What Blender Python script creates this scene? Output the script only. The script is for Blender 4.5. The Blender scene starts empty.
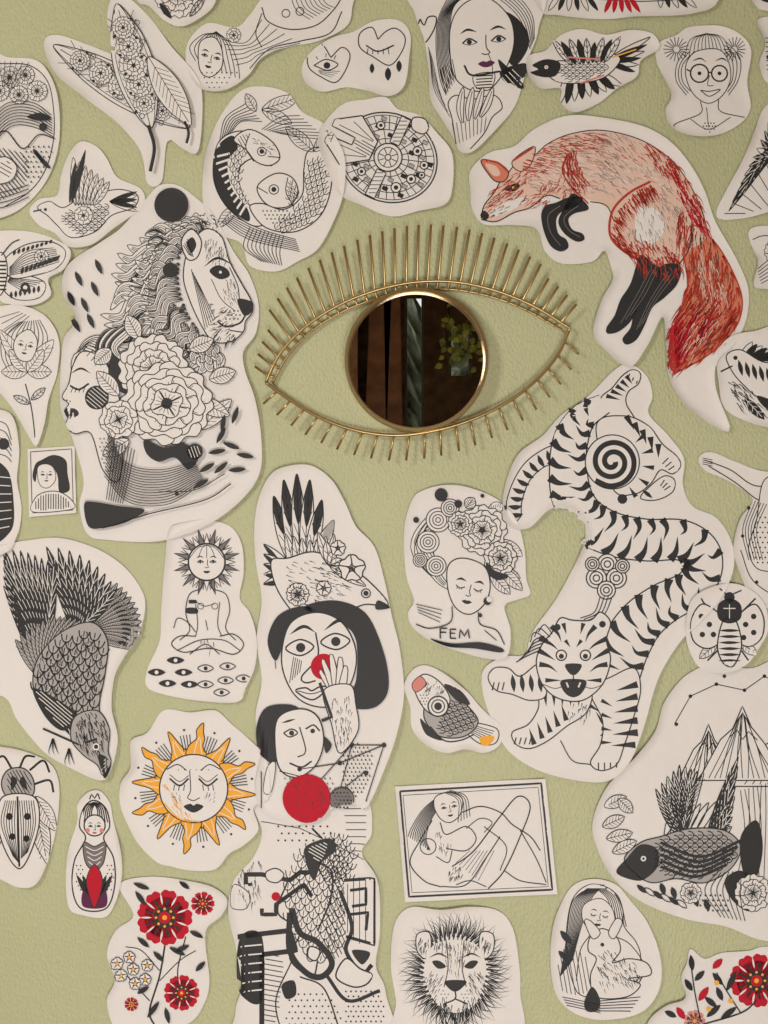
import bpy, math, random
import numpy as np
from mathutils import Vector
from mathutils.geometry import delaunay_2d_cdt
random.seed(7)
S=0.002
def WX(px): return (px-384)*S
def WZ(py): return 1.5+(512-py)*S
# ---------------------------------------------------------------- materials
def mat(name,col,rough=.8,metal=0,noise=None,bump=None,emit=None):
    m=bpy.data.materials.new(name); m.use_nodes=True
    nt=m.node_tree; b=nt.nodes['Principled BSDF']
    b.inputs['Base Color'].default_value=(*col,1); b.inputs['Roughness'].default_value=rough
    b.inputs['Metallic'].default_value=metal
    if rough>.6: b.inputs['Specular IOR Level'].default_value=.2
    tc=nt.nodes.new('ShaderNodeTexCoord')
    if noise:
        sc,amt,col2=noise
        n=nt.nodes.new('ShaderNodeTexNoise'); n.inputs['Scale'].default_value=sc; n.inputs['Detail'].default_value=4
        nt.links.new(tc.outputs['Object'],n.inputs['Vector'])
        r=nt.nodes.new('ShaderNodeValToRGB'); r.color_ramp.elements[0].position=.5-amt; r.color_ramp.elements[1].position=.5+amt
        r.color_ramp.elements[0].color=(*col,1); r.color_ramp.elements[1].color=(*col2,1)
        nt.links.new(n.outputs['Fac'],r.inputs['Fac']); nt.links.new(r.outputs['Color'],b.inputs['Base Color'])
    if bump:
        sc,st,di=bump
        n=nt.nodes.new('ShaderNodeTexNoise'); n.inputs['Scale'].default_value=sc; n.inputs['Detail'].default_value=3
        nt.links.new(tc.outputs['Object'],n.inputs['Vector'])
        bp=nt.nodes.new('ShaderNodeBump'); bp.inputs['Strength'].default_value=st; bp.inputs['Distance'].default_value=di
        nt.links.new(n.outputs['Fac'],bp.inputs['Height']); nt.links.new(bp.outputs['Normal'],b.inputs['Normal'])
    return m
M={}
M['paper']=mat('paper_white',(.76,.728,.705),.9,noise=(5,.25,(.80,.77,.75)),bump=(9,.4,.016))
M['ink']=mat('ink_black',(.014,.014,.016),.6)
M['grey']=mat('ink_grey',(.20,.18,.18),.8)
M['lg']=mat('ink_wash_grey',(.42,.40,.39),.8)
M['red']=mat('ink_red',(.50,.014,.032),.7)
M['fox']=mat('ink_fox_red',(.46,.05,.03),.8)
M['wash']=mat('ink_fox_wash',(.74,.53,.44),.8)
M['wash2']=mat('ink_fox_wash_red',(.64,.21,.13),.8)
M['pink']=mat('ink_pink',(.68,.26,.22),.8)
M['orange']=mat('ink_orange',(.86,.42,.06),.8)
M['purple']=mat('ink_purple',(.12,.03,.08),.8)
# ---------------------------------------------------------------- 2D helpers
def P(s):
    if isinstance(s,str): return np.array([[float(v) for v in q.split(',')] for q in s.split()])
    return np.array(s,float)
def cr(p,closed=False,step=3.):
    p=np.asarray(p,float); n=len(p); out=[]
    segs=n if closed else n-1
    for i in range(segs):
        p1=p[i]; p2=p[(i+1)%n]
        p0=p[i-1] if (closed or i>0) else 2*p1-p2
        p3=p[(i+2)%n] if (closed or i+2<n) else 2*p2-p1
        m=max(1,int(np.hypot(*(p2-p1))/step+.5)); t=np.linspace(0,1,m,endpoint=False)[:,None]
        out.append(.5*(2*p1+(p2-p0)*t+(2*p0-5*p1+4*p2-p3)*t**2+(3*p1-p0-3*p2+p3)*t**3))
    if not closed: out.append(p[-1:])
    return np.vstack(out)
def dens(p,closed=True,step=3.):
    p=np.asarray(p,float); n=len(p); out=[]
    for i in range(n if closed else n-1):
        a=p[i]; b=p[(i+1)%n]; m=max(1,int(np.hypot(*(b-a))/step)); t=np.linspace(0,1,m,endpoint=False)[:,None]
        out.append(a+(b-a)*t)
    if not closed: out.append(p[-1:])
    return np.vstack(out)
def inside(poly,q):
    x=q[:,0][:,None]; y=q[:,1][:,None]
    x1=poly[:,0]; y1=poly[:,1]; x2=np.roll(x1,-1); y2=np.roll(y1,-1)
    dy=np.where(y2==y1,1e-9,y2-y1)
    c=((y1>y)!=(y2>y))&(x<(x2-x1)*(y-y1)/dy+x1)
    return c.sum(1)%2==1
def resamp(p,n):
    p=np.asarray(p,float); d=np.r_[0,np.cumsum(np.hypot(*np.diff(p,axis=0).T))]
    t=np.linspace(0,d[-1],n); return np.c_[np.interp(t,d,p[:,0]),np.interp(t,d,p[:,1])]
def segdist(poly,q):
    if len(q)==0: return np.zeros(0)
    a=poly; b=np.roll(poly,-1,axis=0); ab=b-a; L2=(ab**2).sum(1)+1e-9
    out=np.empty(len(q))
    for i in range(0,len(q),4000):
        qq=q[i:i+4000,None,:]
        t=np.clip(((qq-a)*ab).sum(2)/L2,0,1)
        d=qq-(a+t[...,None]*ab); out[i:i+4000]=np.sqrt((d**2).sum(2).min(1))
    return out
def cdt(v,faces,edges=[]):
    r=delaunay_2d_cdt([Vector(p) for p in v],edges,faces,1,1e-5)
    return [tuple(p) for p in r[0]],[tuple(f) for f in r[2]]
ALL=[]
class D:
    def __init__(s,name,out,sm=True,base=3.0,curl=5,L=9):
        s.name=name; s.out=cr(P(out),True,4) if sm else dens(P(out),True,4)
        s.base=base; s.curl=curl*1.5; s.Lc=min(L,9); s.V=[];s.Fc=[];s.Mi=[];s.sl=['paper'];s.lvl=0;s.last='paper';s.tf=None;s.ph=random.random()*6.28
        ALL.append(s)
    def at(s,cx=None,cy=0,sc=1,rot=0,fl=1):
        s.tf=None if cx is None else (cx,cy,sc,math.radians(rot),fl)
        return s
    def p(s,q):
        q=P(q)
        if s.tf:
            cx,cy,sc,r,fl=s.tf; x=q[:,0]*sc*fl; y=q[:,1]*sc
            q=np.c_[cx+x*math.cos(r)-y*math.sin(r),cy+x*math.sin(r)+y*math.cos(r)]
        return q
    def mi(s,c):
        if c!=s.last: s.lvl+=1; s.last=c
        if c not in s.sl: s.sl.append(c)
        return s.sl.index(c),.35+s.lvl*.025
    def raw(s,q,w,c='ink',tp=''):
        n=len(q)
        if n<2: return
        ok=inside(s.out,q)
        t=np.linspace(0,1,n)
        ww=np.full(n,w*.5)
        if tp=='b': ww=ww*np.sin(np.pi*np.clip(t,.02,.98))
        elif tp=='e': ww=ww*(1-t*.97)
        elif tp=='s': ww=ww*(t*.97+.03)
        g=np.gradient(q,axis=0); l=np.hypot(g[:,0],g[:,1])+1e-9; nn=np.c_[-g[:,1]/l,g[:,0]/l]
        A=q+nn*ww[:,None]; B=q-nn*ww[:,None]
        m,o=s.mi(c); i0=len(s.V)
        for k in range(n): s.V.append((A[k,0],A[k,1],o)); s.V.append((B[k,0],B[k,1],o))
        for k in range(n-1):
            if ok[k] and ok[k+1]:
                a=i0+2*k; s.Fc.append((a,a+1,a+3,a+2)); s.Mi.append(m)
    def L(s,q,w=.9,c='ink',cl=False,sm=True,tp='',st=2.5):
        q=s.p(q)
        q=cr(q,cl,st) if sm and len(q)>2 else dens(q,cl,st)
        if cl: q=np.vstack([q,q[:1]])
        s.raw(q,w,c,tp); return s
    def F(s,q,c='ink',sm=True,w=0,wc='ink'):
        q0=s.p(q); q=cr(q0,True,2.5) if sm else q0
        lo=q.min(0); hi=q.max(0); pts=q
        n=len(q)
        if max(hi-lo)>9:
            if not sm: pts=dens(q,True,4); n=len(pts)
            gx,gy=np.meshgrid(np.arange(lo[0]+1,hi[0],3.5),np.arange(lo[1]+1,hi[1],3.5)); g=np.c_[gx.ravel(),gy.ravel()]
            g=g[inside(pts,g)]; g=g[segdist(s.out,g)<s.Lc+5]; g=g[segdist(pts,g)>1] if len(g) else g
            pts=np.vstack([pts,g]) if len(g) else pts
        m,o=s.mi(c)
        v,f=cdt(pts,[list(range(n))])
        if max(hi-lo)>9: # keep triangles in the paper sheet
            vv=np.array(v); ins=inside(s.out,vv)
            f=[x for x in f if ins[list(x)].any()]
        i0=len(s.V)
        for x in v: s.V.append((x[0],x[1],o))
        for x in f: s.Fc.append(tuple(i0+k for k in x)); s.Mi.append(m)
        if w:
            qq=np.vstack([q,q[:1]]); s.raw(qq if sm else dens(qq,False),w,wc)
        return s
    def circ(s,x,y,r,n=0):
        n=n or max(8,int(r*2)+8)
        return [(x+r*math.cos(2*math.pi*k/n),y+r*math.sin(2*math.pi*k/n)) for k in range(n)]
    def C(s,x,y,r,c='ink'): return s.F(s.circ(x,y,r,28 if (r>6 or s.tf) else 10),c,False)
    def R(s,x,y,r,w=.9,c='ink'): return s.L(s.circ(x,y,r,14),w,c,True)
    def flow(s,a,b,n,w=.8,c='ink',tp='',j=0,pw=1):
        a=s.p(a); b=s.p(b); a=cr(a) if len(a)>2 else a; b=cr(b) if len(b)>2 else b
        m=max(6,int(max(len(a),len(b))*1.1)); a=resamp(a,m); b=resamp(b,m)
        for i in range(n):
            t=(i/(n-1))**pw if n>1 else .5
            q=a*(1-t)+b*t
            if j: q=q+np.array([math.sin(i*2.1)*j,math.cos(i*1.7)*j])*np.sin(np.linspace(0,3.14,m))[:,None]
            s.raw(q,w,c,tp)
        return s
    def lock(s,q,wd,inner=3,w=.9,blk=False):
        q=cr(s.p(q)); q=resamp(q,18); g=np.gradient(q,axis=0); l=np.hypot(g[:,0],g[:,1])[:,None]; nn=np.c_[-g[:,1],g[:,0]]/l
        t=np.linspace(0,1,18); pr=(np.sin(np.pi*np.clip(t*.93+.05,0,1))**.7*wd*.5)[:,None]; pr[-1]=0
        sv=s.tf; s.tf=None
        s.F(np.vstack([q+nn*pr,(q-nn*pr)[::-1]]),'paper',False)
        s.raw(q+nn*pr,w); s.raw(q-nn*pr,w)
        for k in range(inner):
            o=-.6+1.2*(k+.5)/inner; s.raw((q+nn*pr*o)[:16],w*.8)
        if blk: s.raw(q+nn*pr*.5,wd*.35,'ink','b')
        s.tf=sv; return s
    def fur(s,poly,ang,n,ln=8,w=1,c='ink',sp=15,ang2=None):
        pg=cr(s.p(poly),True,4); lo=pg.min(0); hi=pg.max(0); k=0; tr=0
        while k<n and tr<n*20:
            tr+=1; q=np.array([random.uniform(lo[0],hi[0]),random.uniform(lo[1],hi[1])])
            if not inside(pg,q[None])[0]: continue
            a=ang if ang2 is None else ang+(ang2-ang)*(q[1]-lo[1])/(hi[1]-lo[1]+1e-6)
            a=math.radians(a+random.uniform(-sp,sp)); l=ln*random.uniform(.6,1.3)
            d=np.array([math.cos(a),math.sin(a)]); nn=np.array([-d[1],d[0]])*random.uniform(-.12,.12)*l
            sv=s.tf; s.tf=None
            s.L([q,q+d*l*.5+nn,q+d*l],w,c,tp='e'); s.tf=sv; k+=1
        return s
    def hatch(s,poly,ang,gap,w=.7,c='ink'):
        pg=cr(s.p(poly),True,4); cen=pg.mean(0); R=np.hypot(*(pg-cen).T).max()
        a=math.radians(ang); d=np.array([math.cos(a),math.sin(a)]); nn=np.array([-d[1],d[0]])
        k=-R
        while k<R:
            q=cen+nn*k+d*np.linspace(-R,R,int(R*1.2)+4)[:,None]; ok=inside(pg,q); run=[]
            for z,o in zip(q,ok):
                if o: run.append(z)
                else:
                    if len(run)>1: s.raw(np.array([run[0],run[-1]]) if len(run)<4 else np.array(run),w,c)
                    run=[]
            if len(run)>1: s.raw(np.array(run),w,c)
            k+=gap
        return s
    def dots(s,poly,gap,r=.9,c='ink'):
        pg=cr(s.p(poly),True,4); lo=pg.min(0); hi=pg.max(0); y=lo[1]; sv=s.tf; s.tf=None; i=0
        while y<hi[1]:
            x=lo[0]+(i%2)*gap/2
            while x<hi[0]:
                if inside(pg,np.array([[x,y]]))[0]: s.F([(x+r*math.cos(k*1.047),y+r*math.sin(k*1.047)) for k in range(6)],c,False)
                x+=gap
            y+=gap; i+=1
        s.tf=sv; return s
    def scales(s,poly,sz,ang=90,w=.8,c='ink',fill=None):
        pg=cr(s.p(poly),True,4); cen=pg.mean(0); R=np.hypot(*(pg-cen).T).max()
        if fill: s.F(poly,fill)
        a=math.radians(ang); d=np.array([math.cos(a),math.sin(a)]); nn=np.array([-d[1],d[0]])
        i=0; k=-R; sv=s.tf; s.tf=None
        while k<R:
            h=-R+(i%2)*sz/2
            while h<R:
                q=cen+d*k+nn*h
                if inside(pg,q[None])[0]:
                    pts=[q+nn*(-sz/2),q+nn*(-sz*.35)+d*sz*.5,q+d*sz*.75,q+nn*(sz*.35)+d*sz*.5,q+nn*(sz/2)]
                    s.L(pts,w,c)
                    s.L([q,q+d*sz*.5],w*.8,c)
                h+=sz
            k+=sz*.6; i+=1
        s.tf=sv; return s
    def leaf(s,x0,y0,x1,y1,wd,c='ink',fill=True,vein=0,w=.8,bend=0):
        a=np.array([x0,y0],float); b=np.array([x1,y1],float); d=b-a; l=np.hypot(*d)+1e-9; n=np.array([-d[1],d[0]])/l
        mid=lambda t,o:a+d*t+n*(o+bend*math.sin(math.pi*t))
        up=[a]+[mid(t,wd*.5*f) for t,f in((.2,.7),(.45,1),(.7,.85),(.9,.4))]+[b]
        dn=[mid(t,-wd*.5*f) for t,f in((.9,.4),(.7,.85),(.45,1),(.2,.7))]
        pts=up+dn
        if fill: s.F(pts,c)
        else: s.L(pts,w,c if c!='paper' else 'ink',True)
        if vein:
            vc='paper' if fill and c=='ink' else 'ink'
            s.L([mid(t,0) for t in(0,.3,.6,.95)],w*.8,vc)
            for k in range(vein):
                t=.15+.7*k/vein
                s.L([mid(t,0),mid(min(t+.14,.97),wd*.36)],w*.6,vc,sm=False); s.L([mid(t,0),mid(min(t+.14,.97),-wd*.36)],w*.6,vc,sm=False)
        return s
    def fleaf(s,x0,y0,x1,y1,wd,w=.8,bend=0,vein=0,c='paper'):
        s.leaf(x0,y0,x1,y1,wd,c,True,0,w,bend); return s.leaf(x0,y0,x1,y1,wd,'ink',False,vein,w,bend)
    def rose(s,x,y,r,n=8,layers=4,c='paper',w=.8,vein=3,oc='ink',sq=1):
        for k in range(layers):
            rr=r*(1-k/layers*.85); nn=max(4,n-k)
            for i in range(nn):
                a=2*math.pi*(i+.5*k)/nn+.3
                ux,uy=math.cos(a),math.sin(a)*sq; vx,vy=-math.sin(a),math.cos(a)*sq
                h=rr*math.pi/nn*1.15
                g=lambda t,o:(x+ux*rr*t+vx*h*o,y+uy*rr*t+vy*h*o)
                pts=[g(.2,0),g(.55,.6),g(.85,.95),g(1.02,.55),g(.94,0),g(1.04,-.5),g(.85,-.95),g(.55,-.6)]
                s.F(pts,c); s.L(pts,w,oc,True)
                for v in range(vein):
                    o=(v-(vein-1)/2)*.4; s.L([g(.35,o*.4),g(.78,o)],w*.6,oc,sm=False)
        s.C(x,y,r*.13,'ink'); return s
    def face(s,cx,cy,h,rot=0,closed=False,w=.8,fl=1,lip='ink',brow=1.6):
        sv=s.tf; s.at(cx,cy,h,rot,fl)
        for k in(-1,1):
            s.L([(k*.30,-.12),(k*.2,-.17),(k*.08,-.13)],brow,tp='b')
            if closed:
                s.L([(k*.28,-.02),(k*.19,.03),(k*.09,-.01)],w*1.2)
                for q in(.24,.19,.14): s.L([(k*q,.02),(k*(q+.02),.06)],w*.7,sm=False)
            else:
                s.L([(k*.28,0),(k*.19,-.055),(k*.09,.005)],w*1.4); s.L([(k*.28,0),(k*.19,.03),(k*.09,.005)],w*.7)
                s.C(k*.19,-.01,.033)
        s.L([(.03,-.08),(.02,.08),(.06,.15),(.0,.17),(-.05,.15)],w)
        s.F([(-.11,.28),(-.04,.25),(0,.265),(.04,.25),(.11,.28),(.04,.33),(-.04,.33)],lip)
        s.tf=sv; return s
    def build(s):
        poly=s.out; lo=poly.min(0); hi=poly.max(0)
        pp=[]
        for g in(3.2,14):
            gx,gy=np.meshgrid(np.arange(lo[0],hi[0],g),np.arange(lo[1],hi[1],g)); q=np.c_[gx.ravel(),gy.ravel()]
            q=q[inside(poly,q)]; dd=segdist(poly,q); pp.append(q[(dd>1.5)&(dd<s.Lc+3)] if g<5 else q[dd>=s.Lc+4])
        v=np.vstack([poly]+pp); n=len(poly)
        vv,ff=cdt(v,[],[(i,(i+1)%n) for i in range(n)])
        base=[(x[0],x[1],0) for x in vv]; nb=len(base)
        A=np.array(base+s.V); d=segdist(poly,A[:,:2]); ins=inside(poly,A[:,:2]); d=np.where(ins,d,0)
        cen=poly.mean(0); th=np.arctan2(A[:,1]-cen[1],A[:,0]-cen[0])
        amp=s.curl*(.5+.4*np.sin(2*th+s.ph)+.25*np.sin(5*th+s.ph*2)+.12*np.sin(A[:,0]*.06+A[:,1]*.09))
        # every sheet is taped up slightly askew: its lower right hangs a little freer
        hw=(hi-lo)/2; til=((A[:,0]-cen[0])/hw[0]*.7*math.cos(s.ph)+(A[:,1]-cen[1])/hw[1]*.9)
        h=s.base+til+np.maximum(amp,.1)*np.maximum(0,1-d/s.Lc)**2+A[:,2]
        me=bpy.data.meshes.new(s.name)
        co=np.c_[(A[:,0]-384)*S,-h*.001,1.5+(512-A[:,1])*S]
        cx,cz=WX(cen[0]),WZ(cen[1]); co-=np.array([cx,0,cz])
        me.from_pydata([tuple(c) for c in co],[],ff+[tuple(k+nb for k in f) for f in s.Fc])
        for c in s.sl: me.materials.append(M[c])
        mi=[0]*len(ff)+s.Mi
        me.polygons.foreach_set('material_index',mi)
        me.polygons.foreach_set('use_smooth',[i<len(ff) for i in range(len(mi))])
        ob=bpy.data.objects.new(s.name,me); ob.location=(cx,0,cz); bpy.context.collection.objects.link(ob)
        return ob
# ================================================================ DRAWINGS
# ---- ornamental feathers
d=D('ornamental_feather_drawing',"45,44 58,36 90,46 117,54 108,24 112,0 126,-3 150,18 172,48 196,76 203,100 199,152 184,150 168,142 162,182 148,184 141,152 118,124 84,98 56,74")
for (x0,y0,x1,y1,wd) in((190,128,54,46,36),(152,130,118,6,40)):
    d.fleaf(x0,y0,x1,y1,wd,1,vein=10); d.leaf(x0,y0,x1,y1,wd*.8,'ink',False,0,.7)
    for t in(.2,.35,.5,.65,.8):
        x=x0+(x1-x0)*t;y=y0+(y1-y0)*t; d.rose(x,y,wd*.3*(1.2-abs(t-.5)),9,3,w=.7,vein=0)
        for o in(-1,1): d.C(x+o*wd*.2,y-o*wd*.22,1.6); d.R(x+o*wd*.2+6,y-o*wd*.22+4,2.5,.6)
d.fleaf(150,60,192,128,26,.9,vein=9); d.L("186,124 190,135 188,146",2.6); d.L("150,128 156,150 152,174",3.4)
# ---- top flower scrap
d=D('flower_scrap_drawing',"135,-30 215,-30 217,2 204,18 184,28 166,22 150,8 138,2")
d.rose(178,-4,22,9,3); d.leaf(160,4,172,20,6); d.leaf(205,-2,190,18,7,fill=False,vein=3)
# ---- reclining woman
d=D('reclining_woman_drawing',"186,60 190,40 208,24 236,28 250,16 262,0 285,-16 350,-16 352,10 346,28 318,42 288,48 262,60 248,78 226,92 204,92 192,80")
d.flow("196,62 190,48 202,36 214,34","240,80 238,64 230,44 216,32",11,.8); d.F("200,44 214,38 222,50 222,68 210,78 200,70",'paper',w=1)
d.face(211,58,34,15,w=.8); d.flow("222,40 240,44 250,40 262,20","236,66 250,62 262,54 300,44",6,.7)
d.L("262,8 268,22 290,30 316,26 334,10 344,-6",1.1); d.L("250,70 270,50 300,42 330,34 342,12",1.1); d.R(286,14,4); d.R(300,12,4)
d.L("262,14 256,34 262,48",.9); d.flow("290,-6 296,10 310,20","320,-6 326,4 334,8",8,.7); d.dots("200,74 222,70 240,70 224,88 208,88",5,.8); d.rose(234,36,7,7,2,w=.7,vein=0)
# ---- hearts with eyes
d=D('heart_eyes_drawing',"302,68 312,52 332,40 352,33 374,22 398,21 410,34 409,60 404,88 388,98 366,92 346,88 322,93 306,84")
d.L("331,58 322,46 309,54 309,68 322,78 336,83 346,70 350,55 342,48 331,58",1.1)
d.L("314,66 326,60 338,65 328,71 314,66",1.1); d.C(327,66,3.4); d.L("318,60 316,57",.8); d.L("326,58 326,54",.8); d.L("334,60 336,56",.8); d.flow("320,74 332,78","318,71 340,72",4,.5)
d.L("378,40 372,28 360,34 360,48 374,58 390,66 402,52 405,38 396,29 386,32 378,40",1.1)
d.L("366,46 378,52 394,46",1.4); [d.L([(368+k*5,49+2*math.sin(k)),(367+k*5.5,55)],.8,sm=False) for k in range(5)]
for x,y,q in((372,70,6),(388,76,8),(399,68,7)): d.leaf(x,y-q,x,y+q*.7,q*.8)
# ---- woman with hand (portrait)
d=D('woman_portrait_drawing',"416,-10 536,-12 538,30 528,60 522,86 514,108 498,128 474,152 460,153 452,138 440,118 430,100 428,70 424,40 415,15")
d.flow("450,-6 438,20 436,50 440,80 446,96","478,-10 456,4 450,24 450,50 456,72",12,.8); d.flow("480,-10 500,0 520,20 530,50","494,-10 516,-4 532,16 534,40",6,.8)
d.F("484,8 510,14 526,30 528,48 516,66 508,60 514,40 500,24",'ink'); d.F("452,70 450,30 462,6 486,-2 508,16 514,40 508,64 494,86 478,92 462,86",'paper',w=1.1)
d.face(484,42,78,-6,w=1.1,brow=2.4,lip='purple'); d.L("420,20 416,34 424,44 434,30 436,18 428,18 424,26 420,20",1.3)
d.F("474,76 494,74 490,90 476,88",'paper',w=.9); [d.L([(476,77+k*3),(492,76+k*3)],1.2,sm=False) for k in range(5)]
d.L("464,66 472,76 500,72",2); d.leaf(498,60,528,92,9,bend=3); d.F("500,72 524,64 526,76 508,84",'ink'); d.flow("502,78 512,90","512,70 526,84",4,.8,'paper')
d.L("456,148 452,120 448,104 456,96 472,100 494,96 502,108 492,118 484,134 470,150",1)
for k in range(4): d.lock([(462+k*6,124-k*2),(460+k*9,108-k),(463+k*10,88)],7,1,.9)
d.flow("456,146 452,124","484,132 486,118",9,.6); d.flow("446,96 440,70","456,80 452,60",6,.7); d.L("488,54 492,66 492,80",.7); d.flow("430,60 434,90 450,118","428,48 432,60 440,96",5,.6)
# ---- swallow
d=D('swallow_drawing',"528,58 545,52 560,36 582,30 606,36 630,32 652,36 658,50 640,62 636,78 616,90 598,104 574,114 560,104 560,90 540,90 527,76")
for k in range(6): d.leaf(606,62,650-k*3,38+k*7,6,'ink',fill=bool(k%2),w=1)
for k in range(9): d.leaf(600-k*4,74,622-k*8,88+k*2.4,7,'ink',fill=bool(k%2)); d.leaf(600-k*4,74,622-k*8,88+k*2.4,7,fill=False,w=.9)
d.F("546,72 556,62 580,62 606,54 620,60 604,78 576,84 556,82",'paper',w=1.1); d.scales("556,66 580,64 600,62 606,68 584,80 560,78",6,0)
for k in range(9): d.leaf(572+k*4,66-k*.4,552+k*8.5,40+(k%3)*2-k*.3,7,'ink',True) if k%2 else d.fleaf(572+k*4,66-k*.4,552+k*8.5,40-k*.3,7,1,vein=3)
d.F("532,66 546,60 560,64 556,76 544,78 530,74 538,70",'ink'); d.C(546,68,2,'paper'); d.C(546,68,1,'pink')
d.L("568,58 600,60",1.6,'pink'); d.L("580,84 604,76",1.6,'pink'); d.L("612,58 636,50",1.4,'orange')
# ---- bird top right with red tail
d=D('bird_with_red_tail_drawing',"535,-40 720,-40 716,4 690,16 650,18 600,20 560,17 538,10")
d.F("560,-8 600,0 650,2 690,-4 700,-30 560,-30",'paper',w=1); [d.leaf(560+k*5,-6,548+k*10,12,5,'ink',bool(k%2)) for k in range(6)]
[d.leaf(612+k*4,-4,604+k*9,14,5,'red',True) for k in range(5)]; [d.leaf(660+k*5,-6,660+k*9,9,5,'ink',bool(k%2),) for k in range(5)]
d.flow("560,-10 640,0","560,-24 690,-10",6,.8)
# ---- girl with glasses
d=D('girl_with_glasses_drawing',"656,62 658,44 676,36 688,28 716,27 738,36 750,52 746,84 750,108 740,124 716,136 690,137 670,128 664,112 670,96")
d.flow("684,52 676,66 676,82 686,96","694,52 682,66 682,82 690,92",3,.8); d.flow("730,46 740,60 738,80 728,96","724,50 732,62 732,80 726,90",3,.8)
for a in range(0,360,20):
    c,s_=math.cos(a/57.3),math.sin(a/57.3); d.L([(676+3*c,50+3*s_),(676+13*c,50+12*s_)],.8,sm=False); d.L([(734+3*c,50+3*s_),(734+11*c,50+12*s_)],.8,sm=False)
d.flow("684,58 690,40 706,34","732,58 722,38 706,34",12,.7); d.F("686,64 696,52 718,50 728,62 730,80 722,96 708,104 694,96 686,80",'paper',w=.9)
d.R(699,74,9,1.6); d.R(719,74,8,1.6); d.L("690,72 686,70",1.4); d.L("708,73 711,73",1.4); d.C(699,74,2); d.C(719,74,2); d.L("691,62 700,59 706,63",1.5,tp='b'); d.L("714,62 722,59 728,63",1.5,tp='b'); d.L("709,76 707,86 713,86",.8); d.L("700,91 709,97 720,90 709,92 700,91",1,'ink')
d.L("700,102 700,114 676,124 672,130",.9); d.L("718,100 720,112 744,118",.9); d.L("690,120 708,130 730,118",.8); d.L("706,108 708,128",.7); d.dots("704,122 714,122 714,132 704,132",3,.8)
# ---- right edge wing
d=D('wing_drawing',"800,88 766,106 754,130 742,160 728,186 716,212 722,220 748,218 775,212 800,216")
for k in range(11): d.leaf(790-k*1,120+k*6,728+k*4,212-k*9,9,'ink',k%3!=1,4 if k%3!=1 else 0)
d.flow("724,214 745,214","780,140 800,200",8,.8)
d=D('mandala_scrap_drawing',"748,232 770,226 800,230 800,290 764,290 752,286 756,262")
d.L("752,240 764,236 790,238",.9); d.flow("756,270 772,258 790,254","760,284 774,278 792,280",6,.8); d.rose(776,252,12,8,2)
d=D('mushroom_scrap_drawing',"756,22 780,18 800,30 800,90 770,86 758,66 764,46")
d.flow("764,40 776,34","766,70 784,72",8,.9); d.leaf(766,60,784,40,8)
d=D('leaf_scrap_drawing',"740,-30 800,-30 800,8 770,12 752,4"); d.leaf(752,-6,780,4,8); d.leaf(756,-12,776,-14,5,fill=False,vein=3)
# ---- landscape mandala left
d=D('botanical_landscape_drawing',"-40,55 10,58 38,62 52,78 60,104 60,142 52,172 36,196 14,214 -12,222 -40,222")
d.L("0,64 30,66 48,82 54,110 54,140 46,170 30,192 4,208",1)
for x,y,r in((10,78,11),(26,76,9),(0,92,10),(38,92,10),(20,96,9)): d.rose(x,y,r,9,2,w=.7,vein=1)
d.flow("-10,120 10,104 34,104 52,116","-10,150 12,128 34,128 54,138",9,.8); d.L("-10,150 6,132 24,150 40,136 56,140",1.2)
d.F("28,118 42,114 52,120 40,122",'ink'); d.hatch("-20,150 10,150 30,160 24,190 -10,200",50,3.5,.8); d.dots("24,150 50,144 50,166 34,184 26,176",5,1)
for k in range(4): d.L([(-10,196+k*5),(10,192+k*5),(30,186+k*4)],.9)
for k in range(5): d.leaf(34+k*2,150+k*3,40+k*3,158+k*3,4)
d.F("-10,166 6,158 18,168 12,182 -6,184",'paper',w=1); d.hatch("-8,168 8,162 14,170 8,180",30,4,.9)
d.C(44,128,4); d.flow("0,62 4,88","30,64 14,90",6,.6)
# ---- dove
d=D('dove_drawing',"30,212 40,200 58,196 62,176 70,156 82,143 98,148 108,160 118,178 142,190 144,206 128,220 112,232 92,246 70,248 56,234 40,226")
d.F("38,208 50,202 64,208 84,196 104,192 122,190 138,196 134,208 112,216 96,232 72,238 58,226 48,216",'paper',w=1)
for k in range(6): d.leaf(110,202,138,192+k*4,5,fill=k%2==0)
for k in range(7): d.fleaf(76+k*3,206,74+k*6,158+k*4,8,w=.8,vein=4)
d.leaf(72,204,86,150,6,fill=True); d.leaf(70,204,76,162,5); d.scales("60,216 88,210 108,206 100,226 76,234",6,0)
d.C(46,210,1.6); d.L("34,212 42,210",1.4); d.rose(84,216,9,7,2,w=.7,vein=0)
# ---- moth
d=D('moth_drawing',"-50,240 -10,232 30,232 56,240 72,252 66,270 50,280 52,296 34,306 6,304 -8,296 -50,300")
d.F("4,278 28,276 46,284 40,298 18,300 4,290",'paper',w=1.1); d.F("4,262 24,246 50,242 66,252 58,268 34,276 12,278",'paper',w=1.1)
d.F("-2,262 -24,246 -46,242 -46,268 -34,276 -10,278",'paper',w=1.1)
d.flow("10,268 28,252 56,248","10,276 34,270 60,262",9,.8); d.flow("8,282 24,292","10,278 44,282",7,.8); d.rose(42,257,7,8,2,w=.7,vein=0); d.C(26,288,5); d.C(26,288,2.2,'paper')
for k in range(9): d.leaf(22+k*4,275-k*1.6,24+k*4.6,267-k*1.4,3.4)
for k in range(9): d.leaf(14+k*4.5,256-k*1.5,16+k*4.6,250-k*1.2,3)
for k in range(7): d.leaf(12+k*4.5,299-k,12+k*4.6,292-k,3)
d.F("-3,256 4,254 8,268 6,286 0,296 -5,280",'paper',w=1); [d.L([(-4,262+k*4),(7,262+k*4)],1.8) for k in range(8)]; d.L("2,256 12,244 20,240",1.2)
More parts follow.
